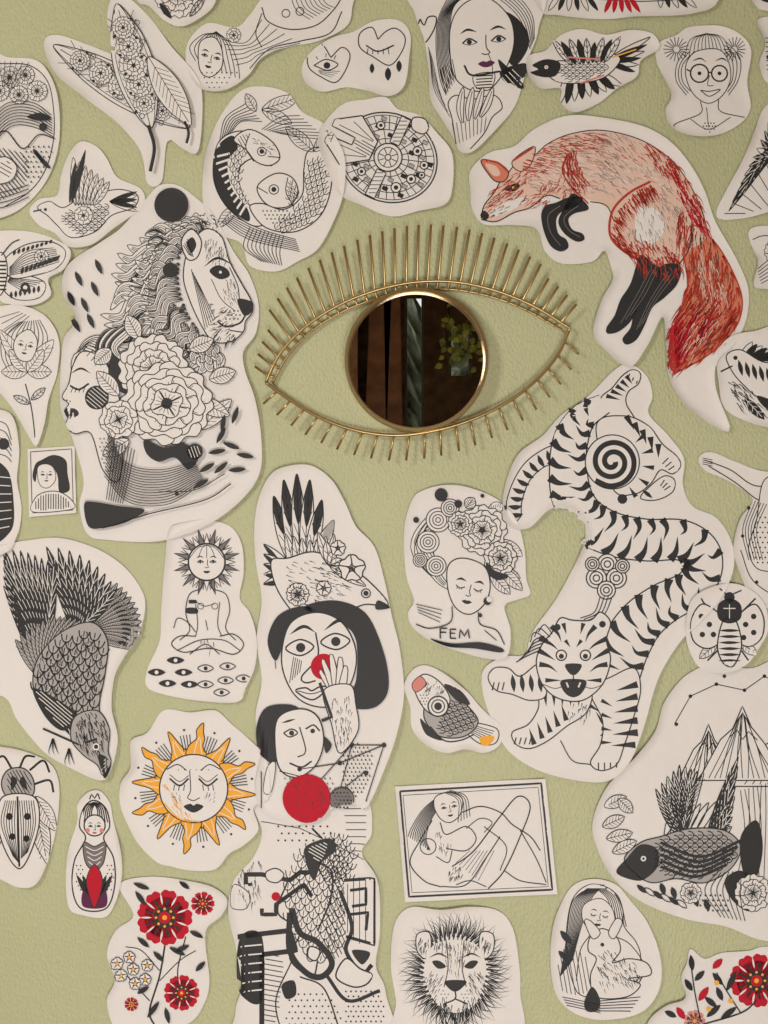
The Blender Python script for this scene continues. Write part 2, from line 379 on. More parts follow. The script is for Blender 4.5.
# ---- two fish
d=D('pair_of_fish_drawing',"240,92 262,87 288,94 302,112 326,126 344,156 344,192 334,222 318,250 298,262 276,272 250,266 242,244 222,236 206,214 203,184 208,150 220,118")
d.leaf(262,110,300,98,14,fill=False,vein=6); d.leaf(262,110,292,124,12,fill=False,vein=5); d.leaf(256,112,246,94,10,fill=False,vein=4)
d.F("216,150 214,180 226,206 248,224 262,226 268,216 250,206 240,186 240,168 256,158 272,166 268,146 246,132 226,136",'paper',w=1.2)
d.F("216,150 214,180 226,206 248,222 248,210 232,188 228,162 238,148 232,136",'ink')
for k in range(10): d.L([(213+k*3.0,158+k*6.4),(230+k*2.2,154+k*5)],2.2,'paper',sm=False)
d.scales("234,140 250,140 244,160 240,180 250,204 236,190 230,164",7,100)
d.F("234,140 250,130 272,142 280,158 270,166 256,162 246,150",'paper',w=1.2); d.C(262,152,2.4); d.R(262,152,4.4,.9); d.L("280,158 268,157",1); d.L("250,134 246,148 254,162",1); d.hatch("236,140 248,134 246,148",60,3,.8)
d.fur("252,138 274,146 270,154 256,148",30,26,4,.8)
d.F("322,150 332,178 322,214 296,232 266,228 250,208 262,204 284,210 302,196 304,170 308,152",'paper',w=1.2)
d.scales("320,154 330,178 320,212 296,230 272,226 290,212 306,198 308,168",7,120,.9)
d.F("258,186 276,174 292,178 298,192 290,206 274,208 262,200",'paper',w=1.2); d.C(274,190,2.6); d.R(274,190,4.8,1); d.L("258,188 268,194",1); d.L("288,178 286,192 292,204",1); d.dots("262,208 290,212 300,222 272,224",4,.9); d.scales("288,180 298,192 290,204 286,194",5,60,.8)
d.leaf(314,152,286,128,14,fill=False,vein=6); d.leaf(314,152,334,130,12,fill=False,vein=5); d.flow("222,222 250,240 300,252","232,216 262,230 296,240",7,.8); d.flow("250,228 244,248 262,262","284,236 280,252 282,266",10,.8)
d.flow("300,116 280,118 262,130","328,140 304,138 280,134",8,.7); d.leaf(236,206,218,228,11,fill=False,vein=5); d.flow("220,140 226,118 246,104","232,132 242,122 262,122",7,.8)
# ---- spaceship
d=D('spaceship_drawing',"318,142 326,122 344,104 366,100 386,98 398,110 420,116 438,136 452,156 452,190 444,206 418,212 392,217 366,208 340,196 328,172")
d.at(388,158,1,25)
pts=[(50*math.cos(a/57.3),44*math.sin(a/57.3)) for a in range(-145,146,8)]
d.L(pts,1.4); d.L([(x*.94,y*.94) for x,y in pts],.8)
for r in(.42,.62,.78): d.L([(50*r*math.cos(a/57.3),44*r*math.sin(a/57.3)) for a in range(-150,151,10)],.8)
for a in range(-140,145,10):
    c,s_=math.cos(a/57.3),math.sin(a/57.3)
    r0=14 if a%20==0 else 31; d.L([(r0*c,r0*.88*s_),(47*c,41*s_)],.8,sm=False)
for k in range(26):
    a=-140+k*11.2; r=(.5,.7,.86)[k%3]; x,y=50*r*math.cos(a/57.3),44*r*math.sin(a/57.3)
    d.F([(x-2.6,y-1.8),(x+2.6,y-1.8),(x+2.6,y+1.8),(x-2.6,y+1.8)],'ink' if k%2 else 'lg',False,w=.7)
d.F([(-41,-27),(-64,-12),(-64,-5),(-38,-4),(-38,4),(-64,5),(-64,12),(-41,27),(-16,10),(-16,-10)],'paper',False,w=1.3)
d.L("-58,-9 -20,-8",.8); d.L("-58,9 -20,8",.8); d.L("-46,-18 -20,-9",.8); d.L("-46,18 -20,9",.8); d.hatch("-38,-3 -16,-6 -16,6 -38,3",30,3,.9)
d.C(0,0,14,'paper'); d.R(0,0,14,1.3); d.R(0,0,10,.9); d.R(0,0,3,1.2); [d.L([(4*math.cos(a),4*math.sin(a)),(10*math.cos(a),10*math.sin(a))],.9,sm=False) for a in(0,.8,1.6,2.4,3.1,3.9,4.7,5.5)]
d.F([(-5,-43),(5,-43),(5,-15),(-5,-15)],'paper',False,w=1.1); d.F([(-5,43),(5,43),(5,15),(-5,15)],'paper',False,w=1.1); d.hatch("-4,-40 4,-40 4,-17 -4,-17",0,4,.8); d.hatch("-4,40 4,40 4,17 -4,17",0,4,.8)
for x,y,r in((24,-18,4.5),(30,10,4.5),(20,24,5),(-18,24,4),(-20,-26,4),(36,-8,4),(38,2,3)): d.C(x,y,r,'paper'); d.R(x,y,r,1.1); d.C(x,y,r*.45)
d.F("6,-46 16,-50 24,-44 22,-36 10,-36",'paper',w=1.2); d.at()
# ---- FOX
d=D('fox_drawing',"470,192 470,172 488,154 514,147 534,130 566,117 605,120 645,130 678,152 702,188 716,226 737,262 748,292 745,322 733,345 716,362 714,388 728,427 720,431 696,416 678,400 667,376 664,345 661,318 645,348 628,368 606,352 592,334 600,302 612,278 604,252 592,262 562,264 545,252 536,230 512,226 484,225 472,210",curl=7)
tl="690,226 710,238 727,262 741,296 738,322 723,342 705,357 687,367 673,372 668,358 670,336 679,312 687,286 684,256"
d.F(tl,'wash2')
d.F("481,219 484,206 494,193 503,180 516,164 532,158 548,144 572,134 604,131 644,142 676,166 698,202 706,236 688,252 676,270 652,266 622,252 608,234 610,212 588,200 560,199 546,196 530,208 514,213 496,222",'wash')
d.F("488,214 512,200 532,198 520,206 500,216",'paper'); d.F("638,206 658,212 664,230 652,244 636,238",'paper')
d.L("481,219 484,206 494,193 500,182",1.2); d.L("481,220 496,222 514,213 530,208 546,196 560,199",1.2); d.L("505,178 516,164 532,158 548,144 572,134 604,131 644,142 676,166 698,202 708,234",1)
d.L("590,202 606,206 614,222",1)
d.F("481,161 497,163 508,172 505,181 496,182 488,174",'wash2',w=1.2); d.F("485,164 496,167 500,175 493,176",'wash'); d.L("481,161 497,163 508,172",2,'fox'); d.F("512,162 534,147 531,164 520,172",'wash',w=1); d.L("513,161 533,148",2,'fox')
d.F("480,216 484,211 489,216 485,221",'ink'); d.F("504,190 514,184 520,186 514,192",'ink'); d.C(513,188,1.3,'orange')
d.fur("500,182 520,172 534,176 520,196 500,204 488,212 492,198",145,70,8,1.1,'fox',14); d.fur("486,206 510,190 530,196 514,210 492,216",150,40,6,.7,'ink')
d.fur("520,164 560,138 604,134 600,146 560,158 534,176",8,120,11,1,'fox',14); d.fur("530,180 560,160 600,152 640,160 664,184 640,196 600,192 560,192",20,110,9,.9,'paper',14); d.fur("520,170 560,140 610,136 610,190 560,194 530,196",20,170,8,.6,'grey',12); d.fur("600,134 650,150 690,200 690,226 640,194 600,190",48,170,8,.6,'grey',12); d.fur("530,170 600,140 660,160 680,200 620,190 560,190",30,60,9,.8,'fox',14)
d.fur("640,140 676,164 700,204 708,236 696,226 680,190 650,160",50,130,13,1.3,'fox',10,75); d.fur("664,160 690,196 704,226 694,226 676,190",60,45,13,1.5,'red',8)
d.fur("566,152 574,150 584,180 576,190 562,172",75,80,10,1.1,'fox',10); d.L("568,154 562,170 570,186 588,204",1.5,'fox'); d.flow("566,156 564,170 576,188","576,152 576,168 590,186",5,.9,'fox')
d.fur("540,190 556,198 580,196 576,184 556,178",120,35,8,1,'fox'); d.fur("520,200 546,192 550,204 534,208",150,25,8,.9,'fox')
hp="650,182 628,194 612,212 610,236 624,252 644,262"
d.L(hp,2.4,'fox'); d.fur("634,192 650,184 656,194 636,206 622,220 620,238 634,252 650,262 634,260 614,242 612,220",60,190,11,1.3,'fox',12,45)
d.fur("650,190 680,210 686,240 668,262 640,252 626,232 636,208",62,130,8,.6,'grey',14,90); d.fur("630,240 664,246 678,262 652,270 634,256",60,100,9,1.4,'fox',20); d.fur("680,210 694,226 686,256 674,262",95,70,12,1.3,'fox',12)
d.L("692,226 688,250 676,268",1.2)
d.F("640,256 652,264 661,270 655,286 640,304 630,322 618,332 607,334 606,328 614,316 620,300 630,284",'ink'); d.F("661,266 680,266 677,284 664,298 652,308 644,326 636,340 626,345 622,339 630,328 634,312 646,296 656,284",'ink')
d.flow("650,270 636,296 620,324","656,272 644,296 630,316",3,.5,'grey'); d.flow("668,272 650,300 636,330","674,276 656,300 642,324",3,.5,'grey'); d.fur("636,252 662,262 680,264 676,276 640,270",85,45,10,1,'fox',12)
d.F("556,203 568,198 582,198 578,206 562,212 556,220 558,234 566,240 568,248 560,252 550,246 543,230 541,214 546,206",'ink'); d.F("572,194 584,202 588,210 574,214 568,220 572,230 582,234 584,240 576,242 564,234 558,222 564,208",'ink')
d.L("560,206 548,216 550,232 560,246",.6,'grey'); d.L("578,206 564,218 568,230 580,238",.6,'grey')
for x,y,a in((712,240,70),(722,256,60),(730,272,65),(737,288,75),(739,306,95),(736,322,110),(728,336,120),(718,346,130),(704,357,140),(692,364,150),(680,370,150),(670,350,110),(668,362,105),(674,330,110),(681,308,110),(686,290,105)):
    for o in(-8,0,8): d.L([(x,y),(x+6*math.cos((a+o)/57.3),y+6*math.sin((a+o)/57.3)),(x+12*math.cos((a+o)/57.3),y+12*math.sin((a+o)/57.3))],2,'fox',tp='e')
d.L(tl,1.2,'fox',cl=True); d.fur("692,230 712,242 726,268 730,290 708,300 690,286 686,256",85,80,13,.7,'ink',9); d.fur("694,236 724,262 738,296 736,318 706,316 686,300 688,262",85,140,16,1.5,'fox',10,115)
d.fur("698,250 716,268 726,292 714,306 700,292",80,55,14,1.2,'wash',8); d.fur("688,292 736,304 734,324 720,342 700,356 678,366 672,350 676,324",125,230,17,1.9,'fox',10,135); d.fur("672,322 698,310 714,320 690,350 676,364",115,130,17,2.0,'red',9); d.fur("700,300 734,310 706,346",125,40,12,.7,'ink',10); d.fur("688,300 728,310 714,340 686,356",122,60,13,1.3,'wash2',10); d.fur("694,320 722,320 700,350 686,356",125,20,12,1,'wash',10)
# ---- lion & woman
d=D('lion_and_woman_drawing',"146,200 160,186 178,186 196,198 214,216 234,252 250,276 259,306 256,334 244,352 246,372 256,400 262,440 260,474 240,502 206,526 160,541 110,540 88,534 80,506 84,480 74,440 62,408 62,364 66,338 78,320 64,292 70,266 100,244 122,228",curl=7)
st=resamp(cr(P("216,236 200,232 186,244 180,262 180,286 186,308 198,330 214,346")),30); en=resamp(cr(P("206,212 168,222 132,242 112,276 102,314 104,346 128,368 180,378 222,372")),30)
random.seed(11)
for ring,(a0,ln) in enumerate(((0.25,1.0),(0.1,.72),(0,.48))):
    for k in range(0,30):
        s0=st[k]; e0=en[k]; v=e0-s0; nn=np.array([-v[1],v[0]])
        p0=s0+v*a0; p3=s0+v*ln*random.uniform(.88,1.05); b=random.choice((-.16,.2,.14))
        d.lock([p0,p0+(p3-p0)*.35+nn*b*.5,p0+(p3-p0)*.7-nn*b*.35,p3+nn*b*.3],11-ring*2,3,.8,blk=(k%6==ring))
d.F("206,230 222,238 230,262 243,286 251,300 253,312 246,322 244,332 232,342 214,342 202,326 190,300 184,276 190,248",'paper',w=1.2)
d.F("238,300 253,303 252,313 244,316",'ink'); d.L("246,316 240,324 226,327 218,322",1.8); d.L("244,333 230,331",1.2); d.F("210,272 218,266 228,270 230,277 220,280",'ink'); d.C(221,273,1.5,'paper'); d.L("204,268 218,259 234,266",2.4,tp='b'); d.L("230,268 238,286 240,300",1); d.L("212,280 222,300 236,312",.8); d.flow("200,286 216,320","192,270 206,330",6,.8); d.fur("212,304 236,314 234,330 214,330",150,60,6,.8); d.dots("226,308 240,312 238,322 226,320",4,.9); d.fur("206,240 222,244 228,262 210,262",100,50,7,.7); d.fur("230,276 240,296 230,304 222,290",70,35,6,.7); d.fur("214,330 238,336 232,344 216,342",120,25,9,1)
d.F("182,242 192,230 202,242 198,258 188,260",'paper',w=1.3); d.F("187,244 193,238 197,246 192,254",'ink'); d.flow("184,246 190,256","188,240 194,258",4,.9)
d.C(172,206,17); d.C(171,271,7.5); d.C(182,312,2.5)
for x,y in((73,300),(80,280),(86,306),(96,290),(78,326),(100,268),(92,322)): d.leaf(x-4,y-8,x+3,y+7,5)
for k in range(9): d.lock([(118-k*2,352+k*2),(104-k*3,340+k*2),(88-k*1.5,344+k*4),(76+k*1,362+k*3)],8,2,.9)
for k in range(6): d.lock([(120+k*5,330-k*2),(108+k*4,334),(100+k*3,348),(104+k*4,362)],8,2,.9,blk=k%2==0)
d.F("84,352 74,366 70,384 64,398 70,404 66,412 70,416 68,426 76,434 92,434 104,470 120,480 124,430 118,390 104,360",'paper',w=1.2)
d.L("71,386 80,390 90,384",2); [d.L([(74+k*4,388),(72+k*4,393)],.8,sm=False) for k in range(4)]; d.L("72,374 82,369 92,374",2.2,tp='b'); d.F("66,410 76,409 80,415 70,419",'ink'); d.C(98,398,12); d.hatch(d.circ(98,398,11,16),40,3.2,.7,'paper'); d.L("64,399 72,402",1)
d.F("114,356 130,372 126,394 110,378",'ink'); d.flow("84,352 90,346 106,352","96,366 104,362 112,368",4,.8)
for q in((120,396,98,372),(200,430,232,400),(210,380,236,372),(130,440,104,456),(112,350,96,364),(140,340,128,316),(190,350,214,340),(196,400,230,416)): d.fleaf(*q,16,.9,vein=6)
d.rose(154,370,34,9,4,w=1,vein=3); d.rose(168,404,44,8,5,w=1,vein=5,sq=.9); d.rose(120,420,18,6,3,w=.9)
d.flow("110,430 126,462 160,470 196,462","106,476 130,502 170,504 206,482",15,.8); d.flow("116,440 112,470 108,500","136,450 130,480 124,504",8,.8)
d.F("146,440 166,448 186,444 200,456 190,470 176,458 160,462 148,454",'ink'); d.C(196,452,8); d.hatch(d.circ(196,452,7,12),70,3,.7,'paper')
d.F("86,504 96,502 120,506 146,510 128,522 104,528 90,526",'ink'); d.L("104,528 150,514 206,500 232,484",1.2); d.L("160,492 196,490 226,474",.9); d.C(178,494,2); d.dots("100,438 116,440 116,470 106,468",4,.8)
for x,y,a in((224,424,100),(236,416,110),(222,436,120),(218,452,170),(232,446,200),(246,456,190),(208,468,150),(222,468,140),(238,470,175),(202,484,150)):
    c,s_=math.cos(a/57.3),math.sin(a/57.3); d.leaf(x-9*c,y-9*s_,x+9*c,y+9*s_,5)
# ---- flower woman (small, left)
d=D('woman_in_flower_drawing',"-20,318 6,306 30,308 50,320 60,342 58,372 50,398 46,424 38,446 30,436 16,412 -2,390 -20,380")
d.flow("20,322 4,334 2,356 10,372","40,320 48,338 42,360 34,372",11,.8)
for a,b in((0,330),(54,340),(2,372),(52,372),(10,350),(44,350)): d.fleaf(28,372,a,b,14,.8,vein=5)
d.F("18,336 30,330 38,342 32,360 20,360 14,348",'paper',w=.9); d.face(26,346,26,10,w=.7,brow=1)
d.L("26,384 32,408 36,438",1.1); d.leaf(30,404,14,396,7,fill=False,vein=3); d.leaf(32,400,46,388,7,fill=False,vein=3); d.flow("0,318 20,312","6,336 30,316",4,.6)
# ---- small portrait rectangle
d=D('small_woman_portrait_print',"28,449 75,446 77,513 30,517",sm=False,curl=2,L=5)
d.L("31,452 72,449 74,510 33,513",.8,cl=True,sm=False); d.F("42,460 54,455 66,460 68,474 70,490 60,492 58,476 52,466 44,464 38,470 36,482 33,476 36,464",'ink'); d.F("38,468 46,464 54,468 56,480 48,488 40,484",'paper',w=.7); d.face(47,475,20,0,w=.6,brow=1)
d.F("34,512 36,498 46,492 60,492 72,500 73,509",'paper',w=.9); d.hatch("36,510 38,498 48,493 60,494 71,502 71,508",90,2.5,1)
# ---- left edge figure
d=D('robed_figure_drawing',"-40,405 2,410 16,420 20,450 18,480 22,510 18,536 4,554 -40,552")
d.C(4,444,6); d.F("-10,466 8,470 14,500 12,530 -10,540",'ink'); [d.L([(-8,476+k*9),(12,478+k*8)],.9,'paper') for k in range(7)]; d.flow("-10,420 6,424 12,440","-10,452 6,456 12,462",5,.9)
# ---- eagle
d=D('eagle_drawing',"-40,560 0,546 30,540 62,538 96,548 122,564 140,586 146,606 140,634 126,656 116,676 113,706 119,738 112,770 102,779 74,768 44,750 18,720 4,696 -40,690",curl=7)
for k in range(12):
    a2=math.radians(-58+k*6.5); d.fleaf(88,634,88+56*math.cos(a2),634+60*math.sin(a2),11,.9,vein=14,c='lg'); d.leaf(88+30*math.cos(a2),634+32*math.sin(a2),88+44*math.cos(a2),634+46*math.sin(a2),5)
for k in range(9):
    a2=math.radians(-108+k*7.5); d.leaf(74,632,74+(88-k*3)*math.cos(a2),632+(90-k*4)*math.sin(a2),12,'ink',True,6,.9,bend=2)
for k in range(13):
    a2=math.radians(-134+k*4.4); l=126+10*math.sin(k*.4); d.leaf(42,676-k*1,max(4,42+l*math.cos(a2)*.72),676+l*math.sin(a2),11.5,'ink',True,7,.9,bend=2)
for k in range(13):
    a2=math.radians(-125+k*6.5); d.fleaf(46,682-k*2,46+52*math.cos(a2),682-k*2+52*math.sin(a2),10,.9,vein=7,c='lg')
d.F("40,656 62,632 92,622 108,640 106,672 100,706 104,730 88,742 66,728 46,708 34,684",'lg',w=1.2)
d.scales("42,656 66,634 92,626 106,642 104,672 98,706 80,726 60,716 44,700 36,682",11,100,1.4); d.fur("42,656 92,628 104,660 96,700 60,710 40,684",85,170,6,1.1,'ink',20)
for k in range(7): d.leaf(34+k*4,692+k*3.5,60+k*3,716+k*4,7,'ink',k%2==0,3,.9)
d.F("34,688 60,700 78,716 64,730 46,716",'ink'); d.hatch("36,690 60,702 74,716 62,726",40,3,.8,'paper')
d.F("76,716 98,710 110,728 109,750 112,762 104,774 98,764 84,754 72,738",'lg',w=1.2); d.fur("78,718 98,712 108,734 98,752 80,744",70,130,8,1.1); d.F("99,754 112,760 110,772 105,776",'ink'); d.C(97,746,3.6,'paper'); d.C(97,746,2.2); d.L("86,742 98,738",2.2)
for x,y in((54,738),(70,748)): [d.L([(x,y),(x-4+k*4,y+12),(x-2+k*4,y+16)],2.2,tp='e') for k in range(3)]
d.L("44,728 62,736 80,744",2)
# ---- meditating sun woman
d=D('meditating_sun_woman_drawing',"170,530 184,523 206,520 230,526 242,544 244,572 240,598 250,612 257,636 256,664 246,688 238,701 200,700 164,694 147,686 148,668 160,640 162,606 166,560")
for k in range(24):
    a=k*15/57.3; r=34 if k%2 else 29; d.F([(207+19*math.cos(a-.14),562+19*math.sin(a-.14)),(207+r*math.cos(a),562+r*math.sin(a)),(207+19*math.cos(a+.14),562+19*math.sin(a+.14))],'grey' if k%2 else 'paper',False,w=.8)
for k in range(24): a=(k*15+7.5)/57.3; d.L([(207+18*math.cos(a),562+18*math.sin(a)),(207+28*math.cos(a),562+28*math.sin(a))],.6,sm=False)
d.C(207,562,18,'paper'); d.R(207,562,18,1); d.face(207,562,34,0,w=.8,brow=1.3); d.flow("190,558 198,548 207,545","224,558 216,548 207,545",5,.7)
d.L("202,580 202,588 190,594 186,612 190,630 180,640",.9); d.L("212,580 212,588 226,594 230,610 226,628 236,640",.9); d.L("196,604 198,624 196,636",.8); d.L("220,602 218,624 222,636",.8); d.L("194,600 204,606 214,604",.6); d.R(201,606,3,.6); d.R(215,606,3,.6)
d.F("187,608 197,608 198,613 187,613",'ink'); d.F("189,600 197,600 197,603 189,603",'ink'); d.L("174,628 178,618 188,622 196,632",.9)
d.L("196,636 180,636 172,644 184,652 210,648 234,654 244,644 234,634 220,636",1); d.L("178,650 200,640 224,640 240,650",.9); d.L("190,654 206,644 220,654",.9); d.L("206,620 208,630",.8); d.fur("200,640 214,640 210,652",90,12,5,.6)
for i,(x,y) in enumerate(((157,672),(176,660),(184,672),(168,683),(190,684),(206,668),(228,666),(206,684),(226,680),(222,692),(244,678))):
    if i<5: d.leaf(x-9,y,x+9,y,7)
    else: d.leaf(x-8,y,x+8,y,7,fill=False,w=.9)
    d.C(x,y,2,'paper' if i<5 else 'ink')
# ---- sun face
d=D('sun_face_drawing',"164,710 190,712 216,710 232,724 246,736 266,756 271,784 268,798 254,806 259,828 244,844 230,852 216,868 192,870 172,866 158,862 142,846 130,826 121,804 122,782 132,766 132,740 148,732",curl=6)
for k in range(12):
    a=k*30/57.3+.1; R_=66 if k%2 else 62
    u=np.array([math.cos(a),math.sin(a)]); v=np.array([-u[1],u[0]]); c0=np.array([194,788.])
    g=lambda t,o:c0+u*t+v*o
    if k%2: pts=[g(32,-10),g(42,-9),g(50,-2),g(58,-3),g(R_,3),g(57,4),g(50,6),g(42,5),g(32,10)]
    else: pts=[g(33,-9),g(44,-4),g(R_,0),g(44,6),g(33,9)]
    d.F(pts,'orange',w=1.0)
    d.flow([g(34,-3),g(44,-2),g(52,1)],[g(34,5),g(42,3),g(50,2)],2,.8,'paper')
    b=a+.26
    for o in(-.09,-.03,.03,.09): d.L([(194+38*math.cos(b+o),788+38*math.sin(b+o)),(194+54*math.cos(b+o),788+54*math.sin(b+o))],.9,sm=False)
    d.C(194+59*math.cos(b),788+59*math.sin(b),1.2)
d.C(194,788,34,'paper'); d.R(194,788,34,1.3); d.fur("162,780 168,800 182,818 194,820 180,800",60,30,8,1,'orange'); d.L("164,802 180,818 200,821",1.5,'orange')
for k in(-1,1): d.L([(194+k*24,778),(194+k*14,785),(194+k*5,778)],1.8); d.L([(194+k*24,774),(194+k*14,781),(194+k*5,775)],.8); [d.L([(194+k*q,784),(194+k*(q+1),790)],.9,sm=False) for q in(9,14,19)]; d.L([(194+k*27,769),(194+k*16,764),(194+k*7,770)],1.1)
d.L("190,770 191,790 188,797 194,800 200,797",1); d.F("184,806 191,803 194,805 197,803 204,806 194,812",'ink'); d.dots("176,770 212,770 200,764 186,764",6,.6); d.fur("170,792 180,792 182,800 172,800",60,10,5,.6); d.fur("206,792 218,792 214,802",120,10,5,.6)
# ---- beetle (left)
d=D('beetle_drawing',"-40,744 4,746 30,752 52,764 60,786 58,820 50,856 38,882 20,886 -4,876 -40,870")
for q in("30,770 44,760 50,772","34,784 50,780 54,792","34,820 46,830 50,846","12,768 4,756 -4,760","20,768 26,756 36,756"): d.L(q,2.2)
d.fleaf(34,798,48,862,18,1,vein=10); d.fleaf(6,798,-12,862,16,1,vein=9); d.fleaf(36,796,56,830,16,.9,vein=7)
d.F("8,770 24,768 34,780 32,796 10,798 2,784",'lg',w=1.3); d.hatch("8,772 24,770 32,782 30,794 12,796",60,3,1); d.F("4,796 34,796 40,820 32,850 20,868 6,850 -2,820",'paper',w=1.3)
d.flow("6,800 2,824 14,856","18,800 18,830 19,862",7,.9); d.flow("20,800 22,830 22,858","34,800 36,824 28,852",7,.9); d.L("18,796 20,866",2)
d.F("12,776 18,780 12,790",'ink'); d.F("24,776 20,782 28,790",'ink'); d.C(10,816,3.6); d.C(28,816,3.6); d.C(13,836,3.4); d.C(27,838,3.4)
# ---- matryoshka
d=D('matryoshka_drawing',"88,792 100,790 110,802 114,822 122,848 122,880 114,906 104,917 82,914 70,906 67,876 70,846 78,820 78,804",curl=5,L=6)
d.F("94,800 106,808 110,826 104,838 114,858 115,886 106,908 82,908 73,888 75,860 86,838 80,826 84,808",'paper',w=1.4)
d.flow("82,822 86,806 95,802","92,822 92,810 95,804",5,1.3); d.flow("108,822 104,806 95,802","98,822 98,810 95,804",5,1.3)
d.C(95,825,10.5,'paper'); d.R(95,825,10.5,1.4); d.face(95,826,22,0,w=.7,brow=1.1,lip='red'); d.C(88,830,2.3,'pink'); d.C(102,830,2.3,'pink')
d.L("90,799 92,794 95,798 98,793 100,799",1.3)
d.F("84,842 95,846 106,842 104,862 95,870 86,862",'grey',w=1); [d.L([(86+k,846+k*5),(95,850+k*5),(104-k,846+k*5)],.9,'paper') for k in range(4)]
[d.leaf(95,906,95+x,874,6) for x in(-18,-12,12,18)]; d.F("84,890 95,900 106,890 106,906 84,906",'purple'); d.F("95,864 103,880 97,904 93,904 87,880",'red',w=1); d.dots("76,862 84,866 82,890 76,886",4,.8); d.dots("108,862 114,866 112,890 106,886",4,.8)
# ---- folk flowers
def folk(d,x,y,r,c='red'):
    for k in range(9):
        a=k*40/57.3; d.F([(x+r*.3*math.cos(a),y+r*.3*math.sin(a)),(x+r*.8*math.cos(a-.37),y+r*.8*math.sin(a-.37)),(x+r*math.cos(a-.16),y+r*math.sin(a-.16)),(x+r*.95*math.cos(a),y+r*.95*math.sin(a)),(x+r*math.cos(a+.16),y+r*math.sin(a+.16)),(x+r*.8*math.cos(a+.37),y+r*.8*math.sin(a+.37))],c)
    d.C(x,y,r*.74,c)
    for k in range(9): a=(k*40+20)/57.3; d.leaf(x+r*.46*math.cos(a),y+r*.46*math.sin(a),x+r*.86*math.cos(a),y+r*.86*math.sin(a),r*.07,'paper'); a=k*40/57.3; d.leaf(x+r*.4*math.cos(a),y+r*.4*math.sin(a),x+r*.74*math.cos(a),y+r*.74*math.sin(a),r*.1,'ink')
    d.C(x,y,r*.4,'ink')
    for k in range(8): a=k*45/57.3; d.C(x+r*.31*math.cos(a),y+r*.31*math.sin(a),max(r*.05,.7),'orange')
    d.C(x,y,r*.22,c); d.C(x,y,r*.09,'orange')
d=D('folk_flower_drawing',"120,884 150,876 190,880 214,886 228,898 222,914 208,926 206,944 210,980 204,1004 190,1022 160,1030 120,1030 108,1000 116,978 108,952 116,930 134,914",curl=5)
d.L("166,940 160,975 150,1010 156,1026",1.8); d.L("186,936 178,970 182,990",1.3); d.L("150,1000 132,980 120,966",1.2); d.L("160,970 142,950 126,946",1); d.L("160,980 180,960 196,950",1)
folk(d,165,917,28); folk(d,182,992,18); folk(d,203,903,12); folk(d,132,1003,7)
for x,y in((118,962),(130,956),(122,974),(134,968),(148,964),(146,978),(136,982)): d.rose(x,y,5.5,5,1,w=.9,vein=0); d.C(x,y,1.6,'orange')
for q in((150,888,134,882),(146,904,136,890),(190,930,204,936),(170,946,186,954),(150,946,138,936),(164,960,154,950),(176,950,190,944),(196,970,206,960),(160,1000,148,1016),(166,1006,170,1022),(150,985,138,992),(190,888,180,880)): d.leaf(*q,5)
# ---- central strip lower first
d=D('abstract_figures_drawing',"262,770 300,762 362,790 372,830 362,852 378,880 380,930 376,964 386,992 388,1060 240,1060 236,1010 242,984 236,944 229,910 234,880 254,856 262,830 252,800",base=2.2,curl=6)
d.scales("300,850 340,840 352,900 330,956 296,940 286,890",10,100,1,fill='paper'); d.scales("320,836 350,832 356,866 336,880 318,866",9,100,1); d.hatch("330,870 346,880 344,950 326,950",65,4,.9)
d.L("246,884 246,874 262,874 290,880 300,872 316,872",4.5,sm=False); d.L("248,884 252,884",3); d.L("262,908 262,914 276,914 276,904 304,884 312,896",4,sm=False); d.F("266,872 276,868 284,874 278,882 268,880",'paper',w=1.2)
d.L("288,880 278,912 300,930 290,958 312,976 318,960",1.6); d.L("318,862 332,872 330,900 318,930",1.8); d.F("306,846 330,838 336,850 322,862 314,880 306,862",'ink'); d.hatch("308,848 328,842 320,862",30,3,.9,'paper')
d.F("344,880 374,878 374,944 346,936",'paper',False); d.hatch("346,884 372,882 372,940 348,934",90,6,.8); d.L("344,880 374,878 374,944 346,936",3.2,sm=False); d.L("350,890 366,888 366,904 352,906",3,sm=False); d.L("350,914 368,912 366,930",3,sm=False)
d.L("292,908 300,932 318,942 332,962 322,976 306,972 290,950 290,912",6,sm=True); d.L("340,890 352,926 346,950 362,972 372,964",4); d.F("310,946 320,950 316,960 308,956",'paper',w=1.5)
d.L("238,936 290,930 296,950 262,954 262,1040",5,sm=False); d.F("240,938 262,936 262,1000 240,990",'ink'); [d.L([(240,946+k*9),(262,944+k*9)],1.4,'paper',sm=False) for k in range(6)]
d.L("292,960 276,1000 284,1040",1.3); d.F("282,984 294,980 296,994 286,998",'ink'); d.L("300,976 324,988 340,1030",1.5); d.dots("296,990 330,996 340,1030 286,1030",6,1); d.L("326,974 348,1000 380,990",3.5); d.F("336,976 352,986 366,984 372,974 360,968 346,958",'paper',w=1.6); d.dots("346,990 380,994 382,1040 350,1040",5,1); d.hatch("264,960 284,962 276,1024 264,1024",10,5,.9); d.F("352,950 370,952 362,964",'ink')
d.C(276,896,4.5,'red'); d.L("312,828 322,838",2); d.dots("280,820 330,826 330,844 282,844",7,1.1); d.hatch("344,800 364,804 366,846 350,850",0,7,.8); d.L("256,820 300,828 330,842 366,860",.8,sm=False)
d.F("234,884 250,894 246,908 232,906",'paper',w=.9); d.fur("240,870 262,860 256,900 240,900",80,40,8,.8)
